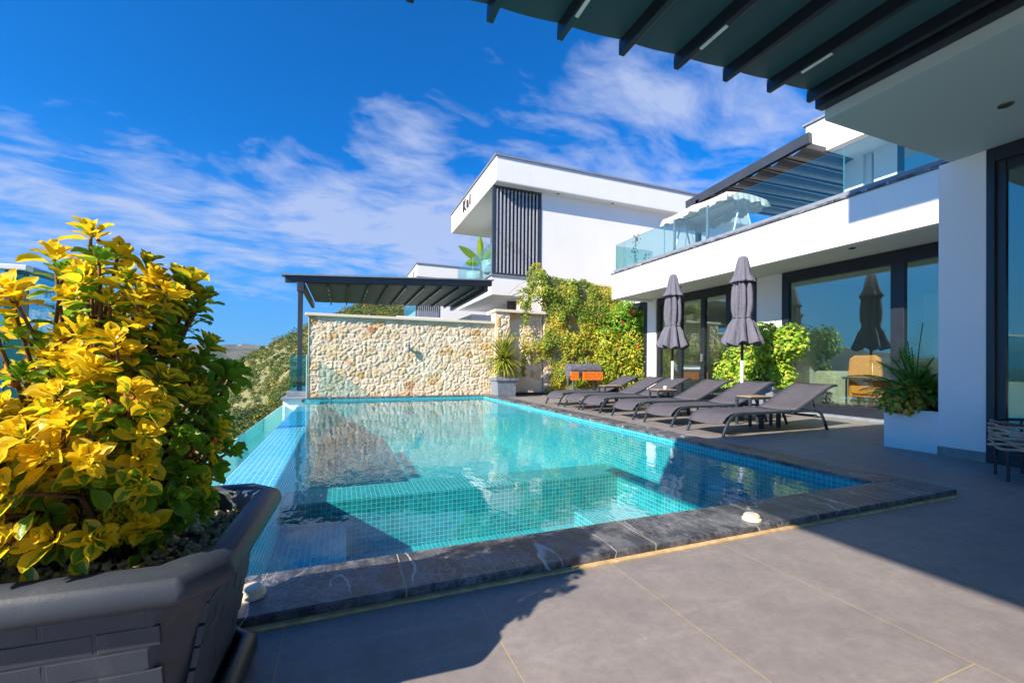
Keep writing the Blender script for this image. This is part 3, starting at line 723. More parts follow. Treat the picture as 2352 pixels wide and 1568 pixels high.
pvp(m, 'ceiling_spot', 'brass_dark')
# unseen roof slab added over the wing, placed so its corner shades the balcony fascia
pvp(MB().box(-1.5, 6.15, -7, .81, 6.30, 6.85), 'unseen_shade_roof', 'plaster')
pvp(MB().box(1.8, 6.1, -7, .5, 3.52, 6.30), 'upper_storey', 'plaster')
# planter box in front of the column
pb = thing('planter_box', 'low white rendered planter box against the shaded column', 'planter', (2.8, 1.13, 0))
def pbp(mb, name, mat, **k): return local(pb, mb.build(name, mat, pb, **k))
m = MB(); m.box(1.80, 1.90, .875, 1.39, 0, .455); m.box(1.90, 4.30, 1.29, 1.39, 0, .455)
pbp(m, 'wall', 'plaster_near', bevel=.004)
pbp(MB().box(1.90, 4.3, .875, 1.29, 0, .40), 'soil', 'soil')

# ================================================================= CANOPY OVERHEAD
cp = thing('patio_canopy', 'dark retractable cloth canopy with ribs and lamp strips overhead', 'canopy', (-3, -2, 3.1))
def cpp(mb, name, mat, **k): return local(cp, mb.build(name, mat, cp, **k))
zc = lambda x: 3.225+.066*(x+.44)
RX = [-.44-.487*i for i in range(12)]
for i, x in enumerate(RX):
    rb = cpp(MB().box(x-.022, x+.022, -6.5, .80, zc(x), zc(x)+.105), 'rib', 'frame_dark', bevel=.004)
m = MB()
for x0, x1 in zip(RX, RX[1:]):
    K = 8
    for k in range(K):
        a0 = k/K; a1 = (k+1)/K
        p0 = x0+(x1-x0)*a0; p1 = x0+(x1-x0)*a1
        z0 = zc(p0)+.10-.010*math.sin(PI*a0); z1 = zc(p1)+.10-.010*math.sin(PI*a1)
        m.add([(p0, -6.5, z0), (p1, -6.5, z1), (p1, .78, z1), (p0, .78, z0)], [(0, 1, 2, 3)])
m.add([(RX[0], -6.5, zc(RX[0])+.1), (RX[0]+.18, -6.5, zc(RX[0])+.11), (RX[0]+.18, .78, zc(RX[0])+.11), (RX[0], .78, zc(RX[0])+.1)], [(0, 1, 2, 3)])
cpp(m, 'cloth', 'canopy_cloth', smooth=True)
cpp(MB().box(-.35, -.255, -6.5, .80, 3.19, 3.40), 'wall_beam', 'frame_dark', bevel=.006)
cpp(MB().box(-5.95, -5.82, -6.5, .80, 2.85, 3.0), 'outer_beam', 'frame_dark', bevel=.006)
for (i, y0, y1) in ((1, .30, .52), (3, .34, .56), (5, .36, .58), (1, -1.2, -.98), (3, -1.2, -.98), (5, -1.2, -.98)):
    x = RX[i]; cpp(MB().box(x-.012, x+.012, y0, y1, zc(x)-.012, zc(x)-.001), 'lamp_strip', 'lamp_lens', bevel=.003)
for y in (-6.2, .6):
    pass
cpp(MB().box(-5.95, -5.83, -6.5, -6.38, 0, 2.85), 'post', 'frame_dark')

# ================================================================= NEIGHBOUR VILLA
nv = thing('neighbour_villa', 'white two storey villa with overhanging roof and dark louvre screen', 'building', (3, 12, 0))
def np_(mb, name, mat, **k): return local(nv, mb.build(name, mat, nv, **k))
np_(MB().box(.51, 12, 11.65, 17.86, 7.02, 7.84), 'roof', 'plaster', bevel=.01)
np_(MB().box(.46, 12, 11.60, 17.9, 7.841, 7.90), 'roof_edge', 'grey_pot')
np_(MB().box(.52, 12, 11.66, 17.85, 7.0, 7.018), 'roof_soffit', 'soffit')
np_(MB().box(2.33, 12, 12.0, 16.6, -1, 7.0), 'wall', 'plaster')
np_(MB().box(.50, 2.33, 12.0, 16.6, 3.29, 3.93), 'balcony_slab', 'plaster', bevel=.006)
np_(MB().box(.44, 2.33, 11.96, 16.7, 3.931, 3.975), 'balcony_edge', 'grey_pot')
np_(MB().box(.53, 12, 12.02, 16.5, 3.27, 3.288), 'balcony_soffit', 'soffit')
lv = np_(MB().box(.52, .60, 11.98, 12.10, 3.976, 7.0).box(2.24, 2.33, 11.98, 12.10, 3.976, 7.0).box(.60, 2.24, 11.98, 12.1, 6.92, 7.0).box(.60, 2.24, 11.98, 12.1, 3.976, 4.05), 'louvre_screen', 'anthracite')
for i in range(12):
    x = .66+i*.1365
    MB().add([(x-.006, 12.00, 4.05), (x+.038, 12.0, 4.05), (x+.038, 12.09, 4.05), (x-.006, 12.09, 4.05), (x-.006, 12.0, 6.92), (x+.038, 12.0, 6.92), (x+.038, 12.09, 6.92), (x-.006, 12.09, 6.92)],
             [(0, 3, 2, 1), (4, 5, 6, 7), (0, 1, 5, 4), (1, 2, 6, 5), (2, 3, 7, 6), (3, 0, 4, 7)]).build('slat', 'louvre', lv).matrix_parent_inverse = Matrix.Identity(4)
np_(MB().box(.62, 2.30, 12.35, 12.40, 3.95, 7.0), 'screen_back', 'frame_dark')
np_(MB().box(2.0, 2.33, 12.4, 16.6, 3.93, 7.0), 'side_wall', 'plaster')
np_(MB().box(.51, .525, 12.10, 14.3, 3.90, 5.06, 0, 1, 0).box(.51, .525, 14.32, 16.6, 3.90, 5.06, 0, 1, 0), 'balcony_glass', ['rail_glass', 'glass_edge_pale'])
for (x, y) in ((2.9, 11.83), (5.2, 11.83), (1.6, 14.0), (1.0, 13.2)):
    np_(MB().lathe([(0, -.004), (.05, -.004), (.06, .0)], (x, y, 6.997), 14), 'roof_spot', 'brass_dark')
np_(MB().box(.0, 12, 12.6, 16.5, -.5, 2.66), 'lower_storey', 'plaster')
np_(MB().box(1.70, 2.35, 11.90, 12.6, 2.0, 3.27), 'pier', 'plaster')
np_(MB().box(1.3, 1.62, 12.58, 12.6, 2.2, 3.2), 'lower_window', 'frame_dark')
# lettering on the roof fascia (as it stands on the building)
cu = bpy.data.curves.new('letters', 'FONT'); cu.body = 'Kai'; cu.size = .62; cu.extrude = .02; cu.space_character = 1.5; cu.materials.append(MATS['sign_dark'])
cu.offset = .012
tx = bpy.data.objects.new('roof_letters', cu); COL.objects.link(tx)
tx.matrix_world = Matrix(((0, 0, -1, .485), (-1, 0, 0, 15.75), (0, 1, 0, 7.28), (0, 0, 0, 1)))
dg = bpy.context.evaluated_depsgraph_get(); me = bpy.data.meshes.new_from_object(tx.evaluated_get(dg))
mw = tx.matrix_world.copy(); bpy.data.objects.remove(tx); me.transform(mw)
lo = bpy.data.objects.new('letters', me); COL.objects.link(lo); lo.parent = nv; local(nv, lo); lo['label'] = 'dark letters reading Kai on the white roof edge'

# third villa, further down the row
tv = thing('distant_villa', 'smaller white villa with louvre screens seen beyond the pergola roof', 'building', (0, 22, 0))
def tp(mb, name, mat, **k): return local(tv, mb.build(name, mat, tv, **k))
tp(MB().box(-.39, 6, 22, 29, 5.72, 6.40), 'roof', 'plaster', bevel=.01)
tp(MB().box(-.44, 6, 21.95, 29, 6.401, 6.46), 'roof_edge', 'grey_pot')
tp(MB().box(.95, 6, 22.3, 28, -3, 5.72), 'wall', 'plaster')
tp(MB().box(-.35, .95, 22.4, 27, -3, 3.9), 'lower_wall', 'plaster')
ls = tp(MB().box(-.38, -.32, 22.28, 22.36, 2.2, 5.7).box(.90, .95, 22.28, 22.36, 2.2, 5.7), 'louvre_screen', 'anthracite')
for i in range(11):
    x = -.26+i*.112
    MB().box(x-.005, x+.035, 22.29, 22.35, 2.2, 5.7).build('slat', 'louvre', ls)
tp(MB().box(-.30, .9, 22.5, 22.55, 2.2, 5.7), 'screen_back', 'frame_dark')
tp(MB().box(-.39, -.378, 23.1, 23.5, 5.85, 6.2), 'roof_mark', 'sign_dark')
tp(MB().box(-.36, -.35, 22.4, 27, 3.5, 4.6), 'balcony_glass', 'rail_glass')
# terrace wall between the two villas
ww = MB().box(1.0, 3, 13.8, 14.0, 1.5, 2.95).box(-1.6, 1.0, 20.5, 20.7, 1.0, 3.35).build('terrace_wall', 'plaster')
tag(ww, 'low white terrace wall between the villas behind the stone wall', 'wall')

# ================================================================= GARDEN PERGOLA (left rear)
gpg = thing('garden_pergola', 'flat dark grey pergola with folding cloth roof above the stone wall', 'pergola', (-2.7, 13, 0))
def ggp(mb, name, mat, **k): return local(gpg, mb.build(name, mat, gpg, **k))
zl = lambda x: 3.075+(3.40-3.075)*(x+5.55)/5.76
ggp(MB().add([(x, y, zl(x)+dz) for y in (11.10, 11.30) for x, dz in ((-5.60, .0), (.21, .0), (.21, .165), (-5.60, .165))],
    [(0, 1, 2, 3), (7, 6, 5, 4), (0, 4, 5, 1), (1, 5, 6, 2), (2, 6, 7, 3), (3, 7, 4, 0)]), 'front_beam', 'anthracite', bevel=.012)
ggp(MB().add([(x, y, zl(x)+dz) for y in (11.02, 11.36) for x, dz in ((-5.68, .166), (.25, .166), (.25, .20), (-5.68, .20))],
    [(0, 1, 2, 3), (7, 6, 5, 4), (0, 4, 5, 1), (1, 5, 6, 2), (2, 6, 7, 3), (3, 7, 4, 0)]), 'gutter_lip', 'grey_pot')
ggp(MB().box(-5.285, -5.165, 11.10, 11.22, .17, zl(-5.2)), 'post', 'anthracite', bevel=.008)
ggp(MB().box(-5.31, -5.14, 11.08, 11.24, zl(-5.2)-.25, zl(-5.2)-.005), 'post_head', 'anthracite', bevel=.008)
YB = 15.6
ggp(MB().bar((-5.17, 11.2, zl(-5.17)-.10), (-5.17, YB+.2, 3.14-.10), .10, .17), 'side_beam', 'anthracite')
ggp(MB().bar((.05, 11.2, zl(.05)-.08), (.05, YB+.2, 3.30-.08), .12, .15), 'side_beam', 'anthracite')
GX = [-4.55+.53*i for i in range(9)]
for i, x in enumerate(GX):
    r_ = ggp(MB().bar((x, 11.25, zl(x)-.05), (x, YB, 3.18+.025*(x+5)-.05), .045, .10), 'rib', 'anthracite')
    if i % 2 == 0:
        for k in range(4):
            yy = 11.9+k*.95; zz = zl(x)+(3.18+.025*(x+5)-zl(x))*(yy-11.25)/(YB-11.25)-.105
            ggp(MB().lathe([(0, -.012), (.022, -.010), (.025, .01)], (x, yy, zz), 10), 'spot', 'lamp_lens')
m = MB(); xs = [-5.1]+GX+[.0]
for x0, x1 in zip(xs, xs[1:]):
    for k in range(5):
        a0 = k/5; a1 = (k+1)/5; p0 = x0+(x1-x0)*a0; p1 = x0+(x1-x0)*a1
        q = lambda x, a, y: (x, y, (zl(x) if y < 12 else 3.18+.025*(x+5))-.012*math.sin(PI*a)-.012)
        m.add([q(p0, a0, 11.14), q(p1, a1, 11.14), q(p1, a1, YB), q(p0, a0, YB)], [(0, 1, 2, 3)])
ggp(m, 'cloth', 'canopy_cloth', smooth=True)

# ================================================================= LEFT GLASS BALUSTRADE
gb = thing('glass_balustrade', 'glass balustrade with grey metal handrail behind the yellow shrub', 'railing', (-7.4, 4.7, 0))
def gbp(mb, name, mat, **k): return local(gb, mb.build(name, mat, gb, **k))
gbp(MB().box(-7.46, -7.34, 4.62, 6.9, 1.885, 1.945), 'handrail', 'grey_pot', bevel=.01)
gbp(MB().box(-11.5, -7.34, 4.50, 4.615, 1.885, 1.945), 'handrail', 'white_metal', bevel=.01)  # same grey rail, sunlight on this run put in as a whiter metal
gbp(MB().box(-7.52, -7.38, 4.53, 4.61, -1.5, 1.884), 'post', 'glass_edge_dark')
gbp(MB().box(-7.41, -7.39, 4.64, 5.62, -1.2, 1.88, 0, 1, 0), 'glass_panel', ['rail_glass_near', 'glass_edge_dark'])
gbp(MB().box(-7.41, -7.39, 5.66, 6.85, -1.2, 1.88, 0, 1, 0), 'glass_panel', ['rail_glass_near', 'glass_edge_dark'])
gbp(MB().box(-11.4, -7.54, 4.55, 4.57, -1.2, 1.88, 0, 1, 1), 'glass_panel', ['rail_glass_near', 'glass_edge_dark'])

# ================================================================= LOUNGERS
def make_lounger():
    root = thing('sun_lounger', '', 'sun lounger', (0, 0, 0))
    Wd = .62
    for y in (0, Wd):
        pts = [(0, y, .0), (.05, y, .10), (.10, y, .19), (.16, y, .25), (.25, y, .285), (.36, y, .293)]
        MB().tube(pts, [.019]*6, 4, flat=1.3).build('leg', 'lounger_frame', root, bevel=.004)
        pts = [(1.78, y, .293), (1.88, y, .286), (1.95, y, .245), (1.99, y, .18), (2.04, y, .09), (2.08, y, 0)]
        MB().tube(pts, [.019]*6, 4, flat=1.3).build('leg', 'lounger_frame', root, bevel=.004)
    m = MB()
    for y in (0, Wd): m.tube([(.34, y, .293), (1.80, y, .293)], .019, 4, flat=1.3)
    m.tube([(.10, 0, .17), (.10, Wd, .17)], .012, 6); m.tube([(1.96, 0, .19), (1.96, Wd, .19)], .012, 6); m.tube([(1.45, 0, .285), (1.45, Wd, .285)], .012, 6)
    m.tube([(1.45, .06, .26), (1.94, .06, .215)], .010, 6); m.tube([(1.45, Wd-.06, .26), (1.94, Wd-.06, .215)], .010, 6)
    m.build('frame', 'lounger_frame', root, bevel=.003)
    back = [(1.40, .305), (1.52, .355), (1.68, .425), (1.85, .505), (2.00, .575), (2.12, .63), (2.22, .662), (2.31, .672)]
    m = MB()
    for y in (.012, Wd-.012): m.tube([(x, y, z-.018) for x, z in back], .017, 6)
    m.tube([(2.31, 0, .656), (2.31, Wd, .656)], .016, 6)
    m.tube([(1.82, .05, .47), (1.90, .05, .285)], .009, 6); m.tube([(1.82, Wd-.05, .47), (1.90, Wd-.05, .285)], .009, 6); m.tube([(1.90, .05, .285), (1.90, Wd-.05, .285)], .009, 6)
    m.build('backrest_frame', 'lounger_frame', root)
    # sling cloth with its sag
    prof = [(-.115+.12, .165), (.03, .205), (.08, .255), (.15, .292), (.25, .312), (.40, .316), (.7, .312), (1.0, .310), (1.25, .312), (1.38, .316)]
    def sheet(pr, nm):
        m = MB(); K = 6; th = .006; vs = []
        for sgn in (0, 1):
            for (x, z) in pr:
                for k in range(K+1):
                    f = k/K; sag = -.016*math.sin(PI*f)
                    vs.append((x, .015+(Wd-.03)*f, z+sag-th*sgn))
        n = len(pr); N = n*(K+1); fs = []
        for i in range(n-1):
            for k in range(K):
                a = i*(K+1)+k; fs.append((a, a+K+1, a+K+2, a+1)); fs.append((N+a, N+a+1, N+a+K+2, N+a+K+1))
        for k in range(K):
            fs.append((k, k+1, N+k+1, N+k)); a = (n-1)*(K+1)+k; fs.append((a+1, a, N+a, N+a+1))
        for i in range(n-1):
            a = i*(K+1); fs.append((a+K+1, a, N+a, N+a+K+1)); a += K; fs.append((a, a+K+1, N+a+K+1, N+a))
        m.add(vs, fs); return m.build(nm, 'lounger_sling', root, smooth=True)
    sheet(prof, 'seat_sling'); sheet([(1.385, .312)]+[(x, z+.006) for x, z in back[1:]], 'back_sling')
    for x in (1.25, 1.62):
        MB().box(x-.024, x+.024, .40, .45, .0, .28).build('support_leg', 'lounger_frame', root, bevel=.004)
    return root
L0 = make_lounger()
spots = [(.47, 2.50, 'dark grey sling sun lounger closest to the shaded end of the pool deck'),
         (.47, 3.45, 'second sling sun lounger from the shaded end, standing in front of the taller parasol'),
         (.46, 4.36, 'third sling sun lounger from the shaded end, its feet beside the sunlit pool edge'),
         (.44, 5.35, 'sling sun lounger third from the barbecue, with a small table at its near side'),
         (.42, 6.10, 'sling sun lounger second from the barbecue'),
         (.38, 6.93, 'sling sun lounger farthest from the camera, in front of the barbecue')]
lg = 'grey sling sun loungers in a row along the pool'
for i, (x, y, lab) in enumerate(spots):
    o = L0 if i == 0 else copy_tree(L0)
    o.location = (x, y, 0); o.rotation_euler.z = (0, .012, -.01, .015, -.008, .01)[i]; tag(o, lab, 'sun lounger', lg)
def make_table():
    root = thing('side_table', '', 'side table')
    X, Y, H = .46, .24, .45
    for x in (0, X):
        for y in (0, Y): MB().box(x-.018, x+.018, y-.018, y+.018, 0, H-.002).build('leg', 'lounger_frame', root, bevel=.003)
    m = MB(); m.box(.018, X-.018, -.014, .014, H-.04, H-.004); m.box(.018, X-.018, Y-.014, Y+.014, H-.04, H-.004); m.box(-.014, .014, .018, Y-.018, H-.04, H-.004); m.box(X-.014, X+.014, .018, Y-.018, H-.04, H-.004)
    m.build('frame', 'lounger_frame', root)
    m = MB()
    for k in range(4): m.box(.0, X, -.012+k*.067, -.012+k*.067+.06, H-.002, H+.012)
    m.build('tabletop', 'teak', root, bevel=.002)
    return root
T0 = make_table()
for i, (x, y, lab) in enumerate([(1.76, 3.15, 'small slatted teak table beside the nearest sun lounger'), (1.60, 5.06, 'small slatted teak table with a white candle glass on it'), (1.50, 6.74, 'small slatted teak table between the two loungers nearest the barbecue')]):
    o = T0 if i == 0 else copy_tree(T0)
    o.location = (x, y, 0); tag(o, lab, 'side table', 'small teak tables between the loungers')
cg_ = thing('candle_glass', 'small white glass on the middle teak table', 'glass', (1.86, 5.16, .462))
MB().lathe([(0, 0), (.032, 0), (.036, .06), (.032, .062), (.028, .01), (0, .01)], seg=16).build('cup', 'white_metal', cg_, smooth=True)

# ================================================================= PARASOLS
def make_parasol():
    root = thing('closed_parasol', '', 'parasol')
    MB().tube([(0, 0, .03), (0, 0, 1.04)], .030, 14).build('lower_pole', 'steel_matte', root, smooth=True)
    MB().tube([(0, 0, 1.04), (0, 0, 2.80)], .024, 12).build('upper_pole', 'black_plastic', root, smooth=True)
    MB().box(-.28, .28, -.28, .28, 0, .055).build('base', 'grill_metal', root, bevel=.01)
    def prof(z, a, sk=0):
        n = 8
        return 1+ .0*z
    def fold(amp, ph=0):
        def f(r, z, a):
            k = math.cos(8*a+ph+1.2*noise.noise(Vector((z*2.3, ph, 0))))
            return r*(1+amp*k+.10*noise.noise(Vector((math.cos(a)*1.6, math.sin(a)*1.6, z*4))))
        return f
    m = MB(); m.lathe([(.0, 2.955), (.045, 2.95), (.075, 2.92), (.095, 2.85), (.12, 2.72), (.145, 2.60), (.165, 2.53), (.19, 2.495), (.195, 2.46), (.175, 2.475), (.12, 2.50)], seg=64, fn=lambda r, z, a: r*(1+(.16 if z < 2.6 else .07)*math.cos(8*a+.3)+.05*math.cos(3*a)))
    m.build('vent_flap', 'parasol_cloth', root, smooth=True)
    m = MB(); m.lathe([(.11, 2.55), (.135, 2.45), (.150, 2.30), (.160, 2.10), (.155, 1.95), (.150, 1.86), (.148, 1.825), (.152, 1.80), (.185, 1.70), (.225, 1.55), (.262, 1.42), (.285, 1.35), (.28, 1.335), (.20, 1.40), (.10, 1.55)], seg=96,
                      fn=lambda r, z, a: r*(1+(.30 if z > 1.9 else .14 if z > 1.78 else .34)*(abs(math.cos(4*a+.25*math.sin(z*5)))*2-1)*(.8)+.06*noise.noise(Vector((math.cos(a)*2, math.sin(a)*2, z*3)))))
    m.v = [(x, y, z+(.030*math.cos(8*math.atan2(y, x)+.4)+.018*math.cos(3*math.atan2(y, x)) if z < 1.43 else 0)) for x, y, z in m.v]
    m.build('canopy', 'parasol_cloth', root, smooth=True)
    m = MB(); m.tube([(.163*math.cos(a)*(1+.06*math.cos(8*a)), .163*math.sin(a)*(1+.06*math.cos(8*a)), 1.822+.006*math.sin(3*a)) for a in [2*PI*k/32 for k in range(33)]], .008, 6)
    m.build('tie', 'parasol_cloth', root)
    for k in range(8):
        a = 2*PI*(k+.15)/8; r = .185
        MB().box(-.018, .018, -.016, .016, -.055, .02).build('rib_end', 'black_plastic', root, loc=(r*math.cos(a)*.93, r*math.sin(a)*.93, 2.46)).rotation_euler = (0, .3, a)
    return root
P0_ = make_parasol()
for i, (x, y, s_, lab) in enumerate([(2.62, 4.03, 0, 'closed grey parasol nearer to the camera, in front of the leafy potted bush'), (2.62, 5.80, 1.1, 'closed grey parasol further back, in front of the green sliding doors')]):
    o = P0_ if i == 0 else copy_tree(P0_)
    o.location = (x, y, 0); o.rotation_euler = (0, .006*(1-2*i), s_); tag(o, lab, 'parasol', 'closed grey parasols behind the loungers')

# ================================================================= BARBECUE
bq = thing('barbecue', 'grey barrel barbecue with bright orange wooden shelves', 'barbecue', (2.0, 9.2, 0))
def bp_(mb, name, mat, par=bq, **k): return mb.build(name, mat, par, **k)
def arc(cx, cz, r, a0, a1, n=10): return [(cx+r*math.cos(math.radians(a0+(a1-a0)*i/n)), cz+r*math.sin(math.radians(a0+(a1-a0)*i/n))) for i in range(n+1)]
lid = MB().prism(arc(.22, .78, .20, 0, 180), .0, 1.05, 'x'); lido = bp_(lid, 'lid', 'grill_metal', bevel=.006)
bp_(MB().prism(arc(.22, .772, .19, 180, 360), .02, 1.03, 'x'), 'firebox', 'grill_metal', bevel=.006)
MB().tube([(.42, .0, .83), (.42, -.06, .83), (.74, -.06, .83), (.74, .0, .83)], .012, 8).build('handle', 'steel', lido)
for (x, y) in ((.10, .06), (.98, .06), (.10, .38), (.98, .38)):
    bp_(MB().box(x-.02, x+.02, y-.02, y+.02, 0, .72), 'leg', 'grill_metal')
m = MB()
for k in range(3): m.box(.34, 1.02, -.10, -.07, .50+k*.083, .575+k*.083)
bp_(m, 'front_shelf', 'orange_wood', bevel=.003)
m = MB()
for k in range(3): m.box(-.05, .21, -.09, -.06, .50+k*.083, .575+k*.083)
bp_(m, 'side_shelf', 'orange_wood', bevel=.003)
bp_(MB().tube([(.70, .3, .95), (.70, .3, 1.12)], .03, 12), 'chimney', 'grill_metal')
bp_(MB().box(.12, .96, .08, .36, .2, .23), 'lower_shelf', 'grill_metal')

# ================================================================= FOLIAGE HELPERS
def blade(m, base, dirv_, up, L, Wd, col, droop=.4, seg=6, fold=.15, tip=.02, wprof=None):
    """strap leaf as a curved ribbon"""
    p = Vector(base); d = Vector(dirv_).normalized(); side = d.cross(Vector(up)).normalized(); vs = []
    for i in range(seg+1):
        f = i/seg; wd = (wprof(f) if wprof else (1-f)**.7*(.5+.5*min(1, f*6)))*Wd
        u2 = side.cross(d).normalized()
        vs += [p-side*wd/2+u2*wd*fold, p, p+side*wd/2+u2*wd*fold]
        d = (d+Vector((0, 0, -droop/seg))).normalized(); p = p+d*(L/seg); side = (side-d*side.dot(d)).normalized()
    fs = []
    for i in range(seg):
        a = i*3; fs += [(a, a+1, a+4, a+3), (a+1, a+2, a+5, a+4)]
    m.add(vs, fs, 0, (col[0], col[1], col[2]))
def vary(c, k=.25):
    s_ = rnd(1-k, 1+k); return (c[0]*s_*rnd(.93, 1.07), c[1]*s_, c[2]*s_*rnd(.9, 1.1))
def smallleaf(m, p, nrm, sz, col, asp=.62):
    a = nrm.orthogonal().normalized(); a.rotate(Quaternion(nrm, rnd(0, 6.3))); b = nrm.cross(a)
    m.add([p-a*sz*.5, p-a*sz*.1+b*sz*asp*.5-nrm*sz*.06, p+a*sz*.5-nrm*sz*.12, p-a*sz*.1-b*sz*asp*.5-nrm*sz*.06, p+nrm*sz*.05], [(0, 1, 4), (1, 2, 4), (2, 3, 4), (3, 0, 4)], 0, col)

# ---- climbing vine on the tall wall
VP = [(1.08, 3.76), (1.30, 4.05), (1.55, 4.10), (1.75, 3.75), (2.25, 3.68), (2.88, 3.66), (3.04, 3.72), (4.04, 3.50), (4.6, 3.35), (5.2, 3.30), (5.5, 2.9), (5.47, 2.5), (6.0, 2.38), (6.0, 1.2), (5.5, .2), (4.8, .1), (2.92, .0), (1.68, .09), (1.86, .36), (1.97, .77), (1.80, 1.17), (1.30, .95), (1.15, 1.43), (1.66, 1.85), (1.80, 2.6), (1.43, 2.91), (1.13, 2.76)]
vine = thing('climbing_vine', 'green and yellow climbing vine covering the tall wall beside the stone pillar', 'climbing plant', (3.5, 10.3, 0))
def vnp(mb, name, mat, **k): return local(vine, mb.build(name, mat, vine, **k))
m = MB(); vc = [(.16, .26, .02), (.22, .32, .025), (.34, .38, .03), (.52, .46, .04), (.62, .48, .05), (.10, .17, .02), (.50, .22, .05)]
n_ = 0
def vinecol(x, z):
    q = noise.noise(Vector((x*1.3, z*1.3, 4)))+rnd(-.35, .35)
    return vc[0 if q < -.25 else 1 if q < .0 else 2 if q < .22 else 3 if q < .45 else 4] if rnd(0, 1) > .10 else random.choice(vc[5:])
while n_ < 19000:
    x = rnd(1.0, 6.1); z = rnd(0, 4.15)
    if not inpoly(x, z, VP): continue
    e = edged(x, z, VP); g = noise.noise(Vector((x*2.1, z*2.1, 1)))
    if e > .1 and g < -.30 and rnd(0, 1) < .85: continue
    if e < .12 and rnd(0, 1) < .4: continue
    th = min(.42, .06+e*.35+g*.28); th = max(.05, th)
    y = 10.42-th*rnd(.25, 1)**.6
    nr = Vector((rnd(-.7, .3), -1, rnd(-.2, 1.1))).normalized()
    smallleaf(m, Vector((x, y, z)), nr, rnd(.045, .11)*(.75+.5*abs(g)), vary(vinecol(x, z), .35), .8); n_ += 1
# hanging tendrils
for (x, z0, z1, w_) in ((1.02, 1.55, .55, .07), (.98, 3.3, 2.1, .10), (1.18, 3.6, 2.6, .09), (1.12, 1.9, 1.35, .18), (1.62, 3.9, 3.2, .12)):
    for _ in range(int(170*abs(z0-z1))):
        f = rnd(0, 1); z = z0+(z1-z0)*f; smallleaf(m, Vector((x+random.gauss(0, w_*(1.1-f*.7))+.06*math.sin(z*6), 10.42-rnd(0, .14), z)), Vector((rnd(-.6, .3), -1, rnd(-.2, .8))).normalized(), rnd(.05, .10), vary(vinecol(x, z)))
vnp(m, 'foliage', 'leaf')
m = MB()
for _ in range(46):
    x = rnd(1.9, 5.6); pts = [(x, 10.44, 0.0)]
    for k in range(7): x += rnd(-.25, .25); pts.append((x, 10.43-rnd(0, .05), .5*(k+1)))
    m.tube(pts[:random.randint(4, 7)], .008, 5)
m.tube([(1.9, 10.44, 3.66), (1.72, 10.9, 3.85), (1.5, 11.9, 3.7), (1.1, 11.96, 3.35), (1.25, 11.97, 3.2)], .006, 5)
vnp(m, 'stems', 'bark')
# bush with red flowers in front of it, by the house corner
hb = thing('flowering_bush', 'tall yellow green bush with red flowers at the balcony corner', 'bush', (4.3, 9.6, 0))
m = MB()
def blobleaves(m, blobs, n, sz, colf, lo=.5):
    tot = sum(b[3]*b[4] for b in blobs)
    for b in blobs:
        for _ in range(int(n*b[3]*b[4]/tot)):
            d = Vector((random.gauss(0, 1), random.gauss(0, 1), random.gauss(0, 1))).normalized(); g = noise.noise(Vector((d.x*2+b[0], d.y*2, d.z*2+b[2])))
            r = rnd(lo, 1)**.6*(1+.35*g)
            p = Vector((b[0]+d.x*b[3]*r, b[1]+d.y*b[3]*r, max(.02, b[2]+d.z*b[4]*r)))
            nr = (d+Vector((rnd(-.7, .5), rnd(-.7, .5), rnd(-.1, 1)))).normalized(); smallleaf(m, p, nr, rnd(sz*.6, sz*1.3), colf(p))
bl = [(4.1, 9.75, 2.45, .42, .55), (4.55, 9.7, 1.9, .55, .6), (4.1, 9.6, 1.3, .6, .6), (4.75, 9.5, 1.2, .55, .6), (4.9, 9.3, 1.75, .4, .5), (4.2, 9.5, .55, .6, .5), (3.6, 9.75, 1.7, .4, .5), (3.4, 9.6, .8, .4, .6), (4.8, 9.2, .6, .4, .4), (4.35, 9.75, 2.75, .30, .35)]
cc_ = lambda p: vary(random.choice([(.24, .36, .025), (.36, .44, .03), (.52, .50, .04), (.62, .52, .05), (.14, .24, .02)]) if p.z < 2.0 else random.choice([(.12, .28, .03), (.17, .36, .03), (.26, .42, .03)]))
blobleaves(m, bl, 7500, .10, cc_)
local(hb, m.build('foliage', 'leaf', hb))
m = MB()
for (x, z) in ((4.2, 2.0), (4.55, 1.6), (4.75, 1.2), (3.6, 1.2), (4.0, 2.5)): m.tube([(4.25, 9.65, 0), ((4.25+x)/2+rnd(-.05, .05), 9.65, z*.5), (x, 9.65, z)], [.03, .02, .008], 6)
local(hb, m.build('branches', 'bark', hb))
for (x, z, s_) in ((4.42, 2.98, .10), (4.05, 2.55, .12), (3.72, 2.23, .07), (4.75, 2.68, .06), (3.56, 1.45, .07), (4.3, 1.55, .06), (4.0, 1.95, .06)):
    m = MB()
    for k in range(6):
        a = k*PI/3; c_ = Vector((x, 9.13, z)); d = Vector((math.cos(a), -.35, math.sin(a)))
        m.add([c_, c_+(d+Vector((-.35*math.sin(a), 0, .35*math.cos(a))))*s_*.7, c_+d*s_, c_+(d-Vector((-.35*math.sin(a), 0, .35*math.cos(a))))*s_*.7], [(0, 1, 2, 3)])
    local(hb, m.build('flower', 'flower', hb))

